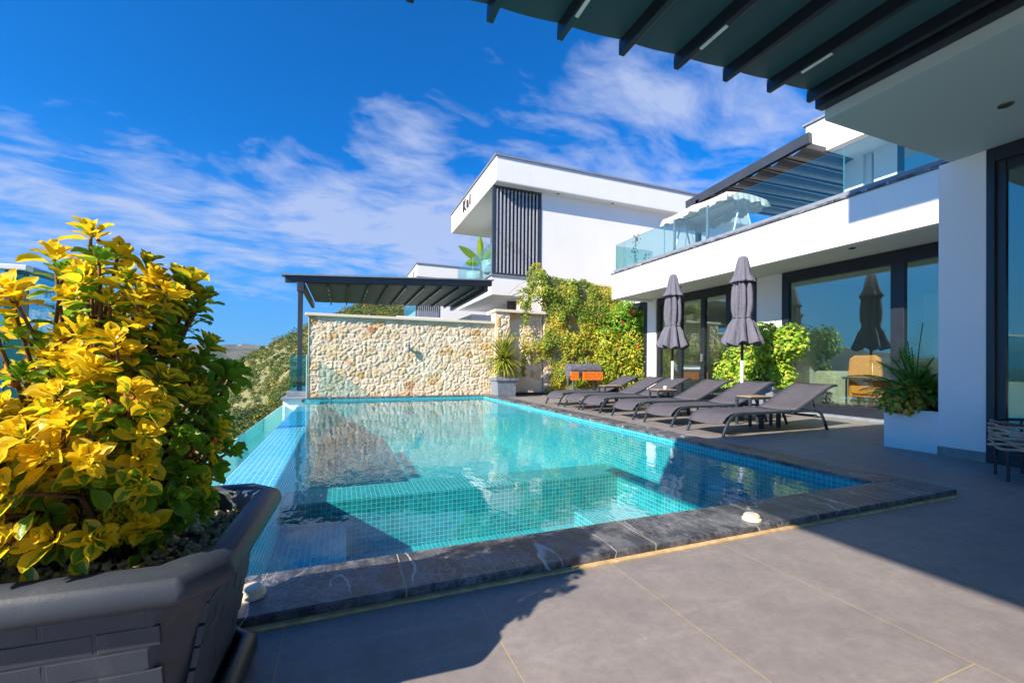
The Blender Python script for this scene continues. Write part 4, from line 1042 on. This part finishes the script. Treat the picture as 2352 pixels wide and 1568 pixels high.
# ---- generic planter pots
def simplepot(name, label, x, y, h, w0, w1, mat='grey_pot', cat='plant pot', rim=.03):
    r = thing(name, label, cat, (x, y, 0))
    def sq(a, z): return [(-a, -a, z), (a, -a, z), (a, a, z), (-a, a, z)]
    m = MB(); L = [sq(w0/2, 0), sq(w1/2-.01, h-.08), sq(w1/2+rim, h-.075), sq(w1/2+rim+.008, h), sq(w1/2-.02, h), sq(w1/2-.03, h-.06)]
    vs = [p for l in L for p in l]; fs = [(0, 3, 2, 1)]+[(i*4+k, i*4+(k+1) % 4, (i+1)*4+(k+1) % 4, (i+1)*4+k) for i in range(len(L)-1) for k in range(4)]
    m.add(vs, fs).build('pot', mat, r, bevel=.010)
    MB().box(-w1/2+.025, w1/2-.025, -w1/2+.025, w1/2-.025, h-.12, h-.05).build('soil', 'soil', r)
    return r
yp = simplepot('plant_pot', 'square grey stone look pot holding the spiky plant by the pool corner', .22, 10.02, .54, .52, .64)
MB().box(-.30, .30, -.30, .30, .0, .03).build('saucer', 'grill_metal', yp, bevel=.006)
m = MB()
for k in range(9):   # coursed relief
    z = .05+k*.045
    w_ = (.52+(.62-.52)*z/.46)/2+.004
    for s_ in (-1,):
        x = -w_
        while x < w_-.02:
            l = rnd(.06, .12); m.box(x+.003, min(x+l, w_)-.003, -w_-.005, -w_+.01, z+.003, z+.040); x += l
m.build('relief_course', 'grey_pot', yp, bevel=.003)
yu = thing('yucca', 'spiky yellow green yucca with drooping leaves in the grey pot', 'potted plant', (.22, 10.02, .48))
MB().tube([(0, 0, 0), (.01, 0, .2), (0, .01, .42), (.02, 0, .75)], [.055, .045, .05, .03], 10).build('trunk', 'bark', yu, smooth=True)
m = MB()
for i in range(300):
    a = rnd(0, 2*PI); el = rnd(-.75, 1.3); z = .52+rnd(0, .35)*(.5+el/3)
    d = (math.cos(a)*math.cos(el), math.sin(a)*math.cos(el), math.sin(el))
    c_ = random.choice([(.20, .32, .03), (.30, .40, .04), (.42, .46, .06), (.12, .22, .02), (.5, .42, .1)])
    blade(m, (rnd(-.03, .03), rnd(-.03, .03), z), d, (0, 0, 1) if abs(el) < 1.2 else (1, 0, 0), rnd(.62, .84)*(1.05 if el > .8 else 1), .058, vary(c_), droop=(.62 if el < .6 else .25)+.12*rnd(-1, 1), seg=6)
m.build('leaves', 'leaf', yu)

# ---- bush in the pot by the doors
bpot = simplepot('plant_pot', 'dark grey square pot holding the leafy bush in front of the white wall', 4.02, 4.55, .55, .44, .56)
bb = thing('potted_bush', 'bright green leafy bush in the dark pot between the sliding doors', 'potted plant', (4.02, 4.55, .48))
m = MB(); bl = [(0.05, -.10, .85, .50, .42), (-.05, .55, .60, .42, .42), (-.05, .95, .35, .35, .35), (.0, -.45, .95, .32, .34), (0, .1, .35, .42, .36), (-.1, .6, .12, .35, .3), (-.08, -.35, .25, .25, .3), (.05, .2, 1.15, .38, .26)]
blobleaves(m, bl, 5200, .095, lambda p: vary(random.choice([(.20, .38, .03), (.30, .50, .035), (.42, .56, .05), (.12, .26, .02), (.5, .5, .06)])), .35)
m.build('foliage', 'leaf', bb)
m = MB()
for _ in range(14):
    m.tube([(rnd(-.04, .04), rnd(-.04, .04), 0), (rnd(-.1, .1), rnd(-.2, .35), .4), (rnd(-.2, .2), rnd(-.35, .7), .9)], [.014, .010, .004], 6)
m.build('branches', 'bark', bb)

# ---- palm and croton in the planter box
pm = thing('palm', 'dark green feathery palm in the white planter box', 'palm', (2.10, 1.24, .46))
m = MB()
for i in range(58):
    a = rnd(0, 2*PI); el = rnd(.6, 1.5); L = rnd(.50, .88)*(1.15 if i % 5 == 0 else 1)*(.6 if math.sin(a) < -.2 else 1)*(.72 if i % 2 else .9)
    d = Vector((math.cos(a)*math.cos(el), math.sin(a)*math.cos(el), math.sin(el))); p = Vector((rnd(-.1, .1), rnd(-.05, .05), .1))
    if i % 2: d = Vector((-abs(d.x), d.y, d.z))
    dd = d.copy(); N = 22; pts = [p.copy()]
    for k in range(N):
        dd = (dd+Vector((0, 0, -.055))).normalized(); p = p+dd*L/N; pts.append(p.copy())
        if k > 4:
            s_ = dd.cross(Vector((0, 0, 1))).normalized()
            for sg in (-1, 1):
                blade(m, p, dd*.8+s_*sg*1.0+Vector((0, 0, .15)), (0, 0, 1), .20*math.sin(PI*(k-3)/(N-1))+.04, .012, vary((.12, .38, .06)), droop=.5, seg=3)
    m.tube(pts, .005, 5)
    if m.col is not None and len(m.col) < len(m.v): m.col += [(.05, .12, .03)]*(len(m.v)-len(m.col))
m.build('fronds', 'leaf', pm)
cr = thing('croton', 'yellow and brown leaved croton at the foot of the palm', 'plant', (1.98, 1.22, .40))
m = MB(); blobleaves(m, [(0.02, 0, .20, .22, .24), (.25, 0, .22, .26, .25), (.6, .02, .2, .3, .25), (-.2, .0, .15, .22, .2)], 1500, .085, lambda p: vary(random.choice([(.80, .52, .08), (.55, .25, .06), (.22, .26, .03), (.12, .20, .03), (.50, .48, .05)])), .4)
m.build('foliage', 'leaf', cr)
m = MB()
for _ in range(9): m.tube([(rnd(-.1, .6), rnd(-.05, .05), 0), (rnd(-.1, .6), rnd(-.1, .1), .3)], .008, 5)
m.build('stems', 'bark', cr)

# ---- neighbour's balcony plants and chairs
bn = thing('banana_plant', 'banana plant with upright paddle leaves on the neighbour balcony', 'potted plant', (.95, 14.6, 3.98))
m = MB()
for (a, el, L) in ((2.8, .75, 1.15), (1.6, 1.35, 1.2), (-.35, .95, 1.2), (3.4, .1, .7), (.6, .7, .9)):
    d = (math.cos(a)*math.cos(el), math.sin(a)*math.cos(el)*.5, math.sin(el))
    blade(m, (0, 0, .95), d, (0, 1, .2), L, .30, vary(random.choice([(.28, .42, .03), (.14, .26, .03)])), droop=.35, seg=10, wprof=lambda f: math.sin(PI*min(1, f*1.02+.04))**.5 if f > .12 else .12)
m.build('leaves', 'leaf', bn)
MB().tube([(0, 0, .3), (0, 0, 1.1)], [.07, .03], 8).build('trunk', 'bark', bn)
MB().lathe([(0, 0), (.17, 0), (.22, .35), (.2, .36), (.18, .3), (0, .3)], seg=18).build('pot', 'grey_pot', bn)
ar = thing('areca_palm', 'slender palm next to the louvre screen on the neighbour balcony', 'potted plant', (1.05, 12.75, 3.98))
m = MB()
for i in range(16):
    a = rnd(0, 2*PI); el = rnd(.7, 1.4); dd = Vector((math.cos(a)*math.cos(el), math.sin(a)*math.cos(el), math.sin(el))); p = Vector((0, 0, .5))
    for k in range(14):
        dd = (dd+Vector((0, 0, -.09))).normalized(); p = p+dd*.10; s_ = dd.cross(Vector((0, 0, 1))).normalized()
        if k > 3:
            for sg in (-1, 1): blade(m, p, dd+s_*sg, (0, 0, 1), .28, .016, vary((.16, .27, .04)), droop=.8, seg=3)
m.build('fronds', 'leaf', ar)
MB().tube([(0, 0, .2), (0, 0, .6)], [.05, .03], 8).build('trunk', 'bark', ar)
MB().lathe([(0, 0), (.15, 0), (.2, .3), (.18, .31), (.16, .26), (0, .26)], seg=18).build('pot', 'grey_pot', ar)
for (x, y, a, lab) in ((1.0, 13.5, .4, 'white tub chair near the louvre screen on the neighbour balcony'), (1.0, 15.6, -.3, 'white tub chair beyond the banana plant on the neighbour balcony')):
    c_ = thing('tub_chair', lab, 'chair', (x, y, 3.98), a, 'white tub chairs on the neighbour balcony')
    MB().lathe([(.30, .35), (.36, .45), (.38, .78), (.35, .80), (.32, .5), (.0, .45)], seg=24, fn=lambda r, z, q: r*(1 if z < .6 or math.cos(q) < .4 else .97)).build('shell', 'white_metal', c_, smooth=True)
    for k in range(4):
        q = PI/4+k*PI/2; MB().tube([(.2*math.cos(q), .2*math.sin(q), .4), (.3*math.cos(q), .3*math.sin(q), 0)], .014, 6).build('leg', 'steel', c_)

# ---- trailing plants on our balcony corner
tr_ = thing('trailing_plant', 'thin leafy climber with reddish tip behind the balcony corner glass', 'plant', (3.5, 8.25, 3.5))
m = MB()
for (dx, dy, H) in ((0, 0, 1.05), (.05, -.38, .45)):
    for _ in range(110 if H > .6 else 40):
        f = rnd(0, 1); c_ = (.10, .18, .05) if f < .8 else (.30, .10, .08)
        smallleaf(m, Vector((dx+random.gauss(0, .045)+.05*math.sin(f*7), dy+random.gauss(0, .045)+.04*math.sin(f*5), .05+f*H)), Vector((-1, rnd(-.5, .5), rnd(-.2, .8))).normalized(), rnd(.04, .08), vary(c_))
m.build('leaves', 'leaf', tr_)
MB().tube([(0, 0, 0), (.03, .02, .3), (-.02, 0, .7), (.02, 0, 1.05)], .006, 5).tube([(.05, -.38, 0), (.05, -.36, .42)], .006, 5).build('stem', 'bark', tr_)

# ---- swing seat with cream canopy on the balcony
sg_ = thing('swing_seat', 'garden swing with wavy cream cloth canopy on the balcony', 'swing seat', (4.6, 6.62, 3.36))
m = MB()
# local axes: x toward house, y along balcony; canopy 2.1 m long, 1.2 m deep
NU_, NV_ = 24, 10; vs = []
for j in range(NV_+1):
    for i in range(NU_+1):
        y = -1.05+2.1*i/NU_; x = -.65+1.3*j/NV_
        vs.append((x, y, 1.60+.05*math.cos(PI*(x/1.3))-.05*abs(math.sin(y*2.2))+.02*noise.noise(Vector((x*4, y*4, 0)))))
m.add(vs, [(j*(NU_+1)+i, j*(NU_+1)+i+1, (j+1)*(NU_+1)+i+1, (j+1)*(NU_+1)+i) for j in range(NV_) for i in range(NU_)])
ring = [(-.65, -1.05+2.1*i/40) for i in range(41)]+[(-.65+1.3*i/24, 1.05) for i in range(1, 25)]+[(.65, 1.05-2.1*i/40) for i in range(1, 41)]+[(.65-1.3*i/24, -1.05) for i in range(1, 25)]
vs = []
for k, (x, y) in enumerate(ring):
    wv_ = .014*math.sin(k*1.9); z0 = 1.60+.05*math.cos(PI*(x/1.3))-.05*abs(math.sin(y*2.2)); L_ = .17+.035*math.cos(k*PI/4.1)
    nx = -1 if x < -.64 else 1 if x > .64 else 0; ny = -1 if y < -1.04 else 1 if y > 1.04 else 0
    vs += [(x, y, z0), (x+nx*(.03+wv_), y+ny*(.03+wv_), z0-L_*.5), (x+nx*(.045+wv_*2), y+ny*(.045+wv_*2), z0-L_)]
N = len(ring)
m.add(vs, [(k*3+q, ((k+1) % N)*3+q, ((k+1) % N)*3+q+1, k*3+q+1) for k in range(N) for q in (0, 1)])
m.build('canopy', 'cream_fabric', sg_, smooth=True)
m = MB()
for y in (-.95, .95):
    m.tube([(-.08, y, 1.58), (-.52, y, 0)], .022, 8); m.tube([(.0, y, 1.58), (.55, y, 0)], .022, 8)
m.tube([(-.04, -.95, 1.56), (-.04, .95, 1.56)], .024, 8)
m.build('frame', 'white_metal', sg_)
for y in (-.55, .55): MB().box(-.72, -.67, y-.025, y+.025, 0.05, 1.42).build('upright', 'grey_pot', sg_)
m = MB(); m.box(-.25, .3, -.8, .8, .38, .48); m.box(.24, .34, -.8, .8, .48, .88)
m.build('bench', 'cream_fabric', sg_, bevel=.03)
m = MB()
for y in (-.75, .75): m.tube([(-.04, y, 1.56), (-.2, y, .45)], .006, 5); m.tube([(-.04, y, 1.56), (.28, y, .6)], .006, 5)
m.build('chains', 'steel', sg_)

# ---- furniture behind the glass
oc = thing('wing_chair', 'tall orange woven armchair standing behind the door glass', 'armchair', (5.5, 3.62, 0), 0)
m = MB()
prof = [(-.25, .40), (-.30, .80), (-.27, 1.12), (-.18, 1.18), (.18, 1.18), (.27, 1.12), (.30, .80), (.25, .40)]
m.prism(prof, -.06, .04, 'x'); m.build('back', 'orange_weave', oc, bevel=.04, seg=3)
m = MB(); m.box(-.04, .50, -.30, -.22, .34, .72); m.box(-.04, .50, .22, .30, .34, .72); m.build('arm', 'orange_weave', oc, bevel=.03)
MB().box(.0, .52, -.26, .26, .34, .46).build('seat', 'orange_weave', oc, bevel=.04)
for (x, y) in ((.0, -.22), (.0, .22), (.46, -.22), (.46, .22)): MB().tube([(x, y, .34), (x*1.1-.02, y*1.15, 0)], .014, 8).build('leg', 'steel', oc)
sf = thing('sofa', 'beige patterned sofa behind the large door glass', 'sofa', (6.3, 4.35, 0))
MB().box(-.1, .75, -.55, .55, .12, .44).build('seat', 'sofa_fabric', sf, bevel=.05)
MB().box(-.3, -.08, -.60, .6, .12, .86).build('backrest', 'sofa_fabric', sf, bevel=.06)
for s_ in (-1, 1): MB().box(-.1, .75, s_*.62-.06, s_*.62+.06, .12, .62).build('armrest', 'sofa_fabric', sf, bevel=.04)
dt = thing('dining_table', 'dark dining table with thin legs behind the door glass', 'table', (5.35, 2.9, 0))
MB().box(-.1, .9, 2.9-2.9-.05, 1.0, .70, .74).build('tabletop', 'frame_dark', dt)
for x in (-.05, .85):
    for y in (0, .95): MB().tube([(x, y, 0), (x, y, .70)], .018, 6).build('leg', 'frame_dark', dt)

# ---- rope armchair at the right frame edge
rc = thing('rope_armchair', 'beige rope armchair with dark frame beside the shaded sliding door', 'armchair', (1.22, -.12, 0))
def rr(a, r=.36): return (r*math.cos(a), r*math.sin(a))
for k in range(7):
    pts = []
    for i in range(41):
        a = PI*.55-PI*1.5*0 + (i/40)*PI*1.25+PI*(-.05); rr_ = .37+.012*math.sin(i*1.1+k)
        pts.append((rr_*math.cos(a-.35), rr_*math.sin(a-.35), .27+k*.030+.008*math.sin(i*.8+k*2.1)))
    MB().tube(pts, .012, 6).build('rope_strand', 'rope', rc)
for a in (.9, 1.7, 2.6, 3.5, 4.2):
    MB().tube([(.35*math.cos(a), .35*math.sin(a), .0), (.36*math.cos(a), .36*math.sin(a), .47)], .010, 6).build('upright', 'frame_dark', rc)
MB().lathe([(0, .24), (.30, .24), (.33, .28), (.30, .33), (0, .34)], seg=28).build('seat_cushion', 'frame_dark', rc, smooth=True)
MB().tube([(.365*math.cos(.6+i*.11), .365*math.sin(.6+i*.11), .475) for i in range(36)], .013, 6).build('arm_rail', 'frame_dark', rc)

# ================================================================= BIG PLANTER IN FRONT
bx, by, bz = -4.735, -.345, .0
bigp = thing('large_planter', 'big square dark grey plastic planter with brick relief in the foreground', 'planter', (bx, by, 0), math.radians(-3))
def ch(a, z, c=.07):
    return [(-a+c, -a, z), (a-c, -a, z), (a, -a+c, z), (a, a-c, z), (a-c, a, z), (-a+c, a, z), (-a, a-c, z), (-a, -a+c, z)]
H = .585
L = [ch(.225, .030), ch(.252, .18), ch(.280, .36), ch(.292, .432), ch(.325, .438), ch(.345, .450), ch(.350, .470), ch(.343, .496), ch(.322, .512), ch(.298, .514), ch(.278, .500), ch(.268, .42)]
m = MB(); vs = [p for l in L for p in l]
m.add(vs, [(i*8+k, i*8+(k+1) % 8, (i+1)*8+(k+1) % 8, (i+1)*8+k) for i in range(len(L)-1) for k in range(8)]+[tuple(reversed(range(8)))])
m.build('pot', 'planter', bigp, bevel=.020, seg=4, smooth=True)
# brick relief, slightly proud of each side
m = MB(); sl = (.292-.225)/(.432-.030)
for side in range(4):
    q = Matrix.Rotation(side*PI/2, 3, 'Z')
    for r in range(8):
        z0 = .055+r*.048; z1 = z0+.043; x = -.22+( -.08 if r % 2 else 0)
        while x < .20:
            x1 = min(x+.165, .222); xx = max(x, -.222)
            if x1-xx > .02:
                a0 = .225+(z0-.030)*sl; a1 = .225+(z1-.030)*sl; tk = .0020+.0012*random.random()
                cs = [(xx+.002, -a0-tk, z0), (x1-.002, -a0-tk*.2, z0), (x1-.002, -a1-tk*.2-.0005, z1), (xx+.002, -a1-tk, z1), (xx+.002, -a0+.01, z0), (x1-.002, -a0+.01, z0), (x1-.002, -a1+.01, z1), (xx+.002, -a1+.01, z1)]
                m.add([tuple(q @ Vector(c)) for c in cs], [(0, 1, 2, 3), (7, 6, 5, 4), (0, 4, 5, 1), (1, 5, 6, 2), (2, 6, 7, 3), (3, 7, 4, 0)])
            x += .168
m.build('brick_relief', 'planter', bigp, bevel=.0014)
for (sx_, sy_) in ((-1, -1), (1, -1), (1, 1), (-1, 1)):
    MB().box(sx_*.235-.045, sx_*.235+.045, sy_*.235-.05, sy_*.235+.05, 0.0, .032).build('foot', 'black_plastic', bigp, bevel=.01)
q8 = ch(.272, .045, .09); MB().tube(q8+[q8[0], q8[1]], .030, 12, flat=1.4).build('saucer', 'black_plastic', bigp, smooth=True)
MB().add(ch(.272, .440, .06), [tuple(range(8))]).build('soil', 'soil', bigp)
# pebbles on the soil
m = MB()
for _ in range(900):
    x, y = rnd(-.26, .26), rnd(-.26, .26); r = rnd(.006, .015); c_ = Vector((x, y, .442+r*.4)); q = Quaternion(Vector((rnd(-1, 1), rnd(-1, 1), rnd(-1, 1))).normalized(), rnd(0, 6))
    vs = []
    for (a, b_, e_) in ((1, 0, 0), (-1, 0, 0), (0, 1, 0), (0, -1, 0), (0, 0, 1), (0, 0, -1), (.7, .7, .3), (-.6, .7, -.3)):
        v = q @ Vector((a*r*1.3, b_*r, e_*r*.8)); vs.append(c_+v*rnd(.8, 1.1))
    m.add(vs[:6], [(0, 2, 4), (2, 1, 4), (1, 3, 4), (3, 0, 4), (2, 0, 5), (1, 2, 5), (3, 1, 5), (0, 3, 5)])
pe = m.build('pebbles', 'pebble', None, smooth=True); pe.location = (bx, by, 0); pe.rotation_euler.z = math.radians(-3); tag(pe, 'brown and cream pebbles covering the soil of the big planter', 'pebbles', kind='stuff')

# ---- variegated shrub
BP = [(-.5, .84), (-.3, .88), (-.16, .90), (-.118, .96), (-.088, 1.02), (-.10, 1.08), (-.09, 1.139), (-.065, 1.182), (-.035, 1.225), (0, 1.245), (.03, 1.245), (.077, 1.215), (.10, 1.179), (.136, 1.170), (.19, 1.165), (.219, 1.133), (.215, 1.085), (.188, 1.036), (.17, 1.01), (.20, .99), (.235, .955), (.265, .92), (.315, .885), (.290, .849), (.30, .763), (.315, .712), (.328, .66), (.296, .628), (.286, .594), (.272, .56), (.262, .525), (.22, .47), (.078, .45), (-.129, .47), (-.36, .50), (-.46, .7), (-.48, .9)]
shr = thing('variegated_shrub', 'bushy shrub with yellow and green variegated leaves in the big planter', 'shrub', (bx, by, .44))
base = Vector((-4.74, -.42, 0)); sv = Vector((.921, .39, 0)); nvv = Vector((-.39, .921, 0))
def leaf(m, p, d, up, L, Wd, cup, dr, colr):
    d = Vector(d).normalized(); side = d.cross(up)
    if side.length < .05: side = d.orthogonal()
    side.normalize(); vs = []; uv = []; q = p.copy(); seg = 6
    for i in range(seg+1):
        f = i/seg
        wd = Wd*max(.06, math.sin(PI*min(1, (f*.93+.04))**1.25))**.85
        if i == seg: wd = Wd*.10
        u2 = side.cross(d).normalized()
        for k in (-1, -.5, 0, .5, 1):
            vs.append(q+side*k*wd/2+u2*(k*k)*wd*cup+u2*.0015*math.sin(k*9+i*2)); uv.append(((k+1)/2, f))
        d = (d+Vector((0, 0, -dr/seg))).normalized(); q = q+d*L/seg; side = (side-d*side.dot(d)).normalized()
    fs = [(i*5+k, i*5+k+1, i*5+k+6, i*5+k+5) for i in range(seg) for k in range(4)]
    m.add(vs, fs, 0, colr, uv)
mL = MB(); mS = MB(); mB = MB(); ro = []
CAM = Vector((-4.1945, -1.7164, .92)); D0 = 1.41
def place(s_, z, dep):
    """dep > 0 is nearer to the viewer side of the bush"""
    k = (D0-dep)/D0
    sc0 = (CAM-base).dot(sv)
    return base+sv*(sc0+(s_-sc0)*k)-nvv*dep+Vector((0, 0, CAM.z+(z-CAM.z)*k))
tries = 0
centre = base+Vector((0, 0, .72))
while len(ro) < 300 and tries < 90000:
    tries += 1
    s_ = rnd(-.48, .34); z = rnd(.44, 1.26)
    if not inpoly(s_, z, BP): continue
    e = edged(s_, z, BP)
    if e < .038: continue
    mx = min(.27, .04+e*1.25); q = rnd(-1, 1)
    dep = mx*(abs(q)**.35)*(1 if q > 0 else -1) if len(ro) < 240 else mx*rnd(-.7, .7)
    p = place(s_, z, dep)
    g = noise.noise(p*5.5)
    if g < -.26 and not (s_ > .1 and z > .95) and rnd(0, 1) < .85: continue
    if any((p-o[0]).length < .045 for o in ro): continue
    ro.append((p, s_, z, dep, e))
# shoots that stick out of the outline
for (s_, z, dep) in ((-.150, 1.045, .06), (-.125, 1.075, .06), (-.115, 1.05, .07), (.0, 1.225, 0), (.19, 1.14, 0), (.29, .90, .02), (.26, .74, .05), (.10, 1.17, .0), (-.06, 1.16, .02), (.30, .68, .0), (-.105, .985, .0), (.225, 1.10, .0), (.235, .97, .03), (.115, 1.125, .03), (.15, 1.085, .05), (.18, 1.115, -.02), (.205, 1.065, .03), (.165, 1.14, 0), (.125, 1.05, .08), (.19, 1.03, -.03), (.14, 1.02, .02), (.10, 1.085, -.05), (.165, 1.06, -.04), (.21, 1.09, .0), (.22, .93, .05), (.255, .91, -.03), (.28, .885, .03), (.30, .89, -.02), (-.06, .52, .23), (.02, .505, .24), (-.13, .53, .22), (.10, .51, .20), (.17, .52, .12), (-.20, .55, .2), (.06, .53, .16), (.22, .52, .05)):
    ro.append((place(s_, z, dep), s_, z, dep, .02))
for (p, s_, z, dep, e) in ro:
    outw = (p-centre); outw.z = outw.z*.7+.10; outw.normalize()
    ax = (outw+Vector((rnd(-.55, .55), rnd(-.55, .55), rnd(.1, 1.0)))).normalized()
    # yellower to the left, upwards and toward the viewer, greener low and right
    yl = .66 - s_*2.2 + (z-.8)*.35 + rnd(-.35, .35) + dep*.6
    yl = max(0, min(1, yl))
    if rnd(0, 1) < .10: yl = 1-yl
    green = 1.05-yl*1.25 if yl > .35 else 1.5
    a_ = ax.orthogonal().normalized(); b_ = ax.cross(a_); nl = random.randint(9, 15); ph = rnd(0, 6)
    sc1 = rnd(.85, 1.2)*(1.0 if z > .5 else .9)
    for k in range(nl):
        f = k/nl; an = ph+k*2.4; tilt = .25+1.05*f+rnd(-.12, .12)       # inner leaves upright, outer spreading
        d = ax*math.cos(tilt)+(a_*math.cos(an)+b_*math.sin(an))*math.sin(tilt)
        L_ = (.025+.025*f)*sc1*rnd(.8, 1.2)
        gk = green+rnd(-.15, .2) if rnd(0, 1) > .12 else green-.6
        leaf(mL, p-ax*f*.025+d*.004, d, ax, L_, L_*rnd(.56, .74), rnd(.12, .38), rnd(-.2, 1.1), (max(0, gk*.9), rnd(0, 1), rnd(0, .5) if yl > .6 else rnd(.2, 1)))
    # leaves down the stem
    st = p-ax*.03
    for k in range(random.randint(2, 5)):
        an = rnd(0, 6.3); d = (a_*math.cos(an)+b_*math.sin(an))+ax*rnd(-.3, .5)
        L_ = rnd(.036, .055); leaf(mL, st-ax*rnd(.01, .08), d, ax, L_, L_*.58, .15, rnd(.2, 1), (rnd(.5, 1.6), rnd(0, .6), rnd(0, 1)))
    # stem back to the crown base
    root = Vector((bx+rnd(-.07, .07), by+rnd(-.07, .07), .43))
    midp = root.lerp(p, .55)+Vector((0, 0, .05))+Vector((rnd(-.03, .03), rnd(-.03, .03), rnd(-.02, .03)))
    if rnd(0, 1) < .55 or e < .05:
        mS.tube([root, root.lerp(midp, .5)+Vector((rnd(-.02, .02), rnd(-.02, .02), 0)), midp, midp.lerp(p, .6)+Vector((rnd(-.01, .01), rnd(-.01, .01), 0)), p], [.008, .0065, .005, .004, .003], 6)
    if rnd(0, 1) < .13:
        mB = MB()
        for _ in range(random.randint(2, 6)):
            c_ = p-ax*rnd(.0, .05)+Vector((rnd(-.018, .018), rnd(-.018, .018), rnd(-.01, .02))); mB.tube([c_, c_+Vector((rnd(-.01, .01), rnd(-.01, .01), rnd(.006, .014)))], [rnd(.004, .006), .002], 6)
        local(shr, mB.build('bud_cluster', 'bud', shr, smooth=True))
local(shr, mL.build('foliage', 'variegated', shr, smooth=True)); local(shr, mS.build('stems', 'stem', shr, smooth=True))
# fix parents whose parts are meant in world space under sub parts
for o in list(bpy.data.objects):
    if o.parent is not None and o.parent.parent is not None and o.parent.parent in (vl, nv, tv, pv_):
        o.matrix_parent_inverse = Matrix.Identity(4)

# air between the terrace and the far mountains
hzm = bpy.data.materials.new('haze'); hzm.use_nodes = True; t = NT(hzm.node_tree); MATS['haze'] = hzm
pvn = t.n('VolumePrincipled', {'Color': (.62, .78, 1, 1), 'Density': .00002, 'Anisotropy': .2})
t.t.links.new(pvn.outputs[0], t.n('OutputMaterial').inputs['Volume'])
hb_ = MB().box(-9800, 9800, -9800, 9800, -97, 430).build('haze', 'haze'); tag(hb_, 'thin blue air softening the distant mountains', None, kind='stuff')
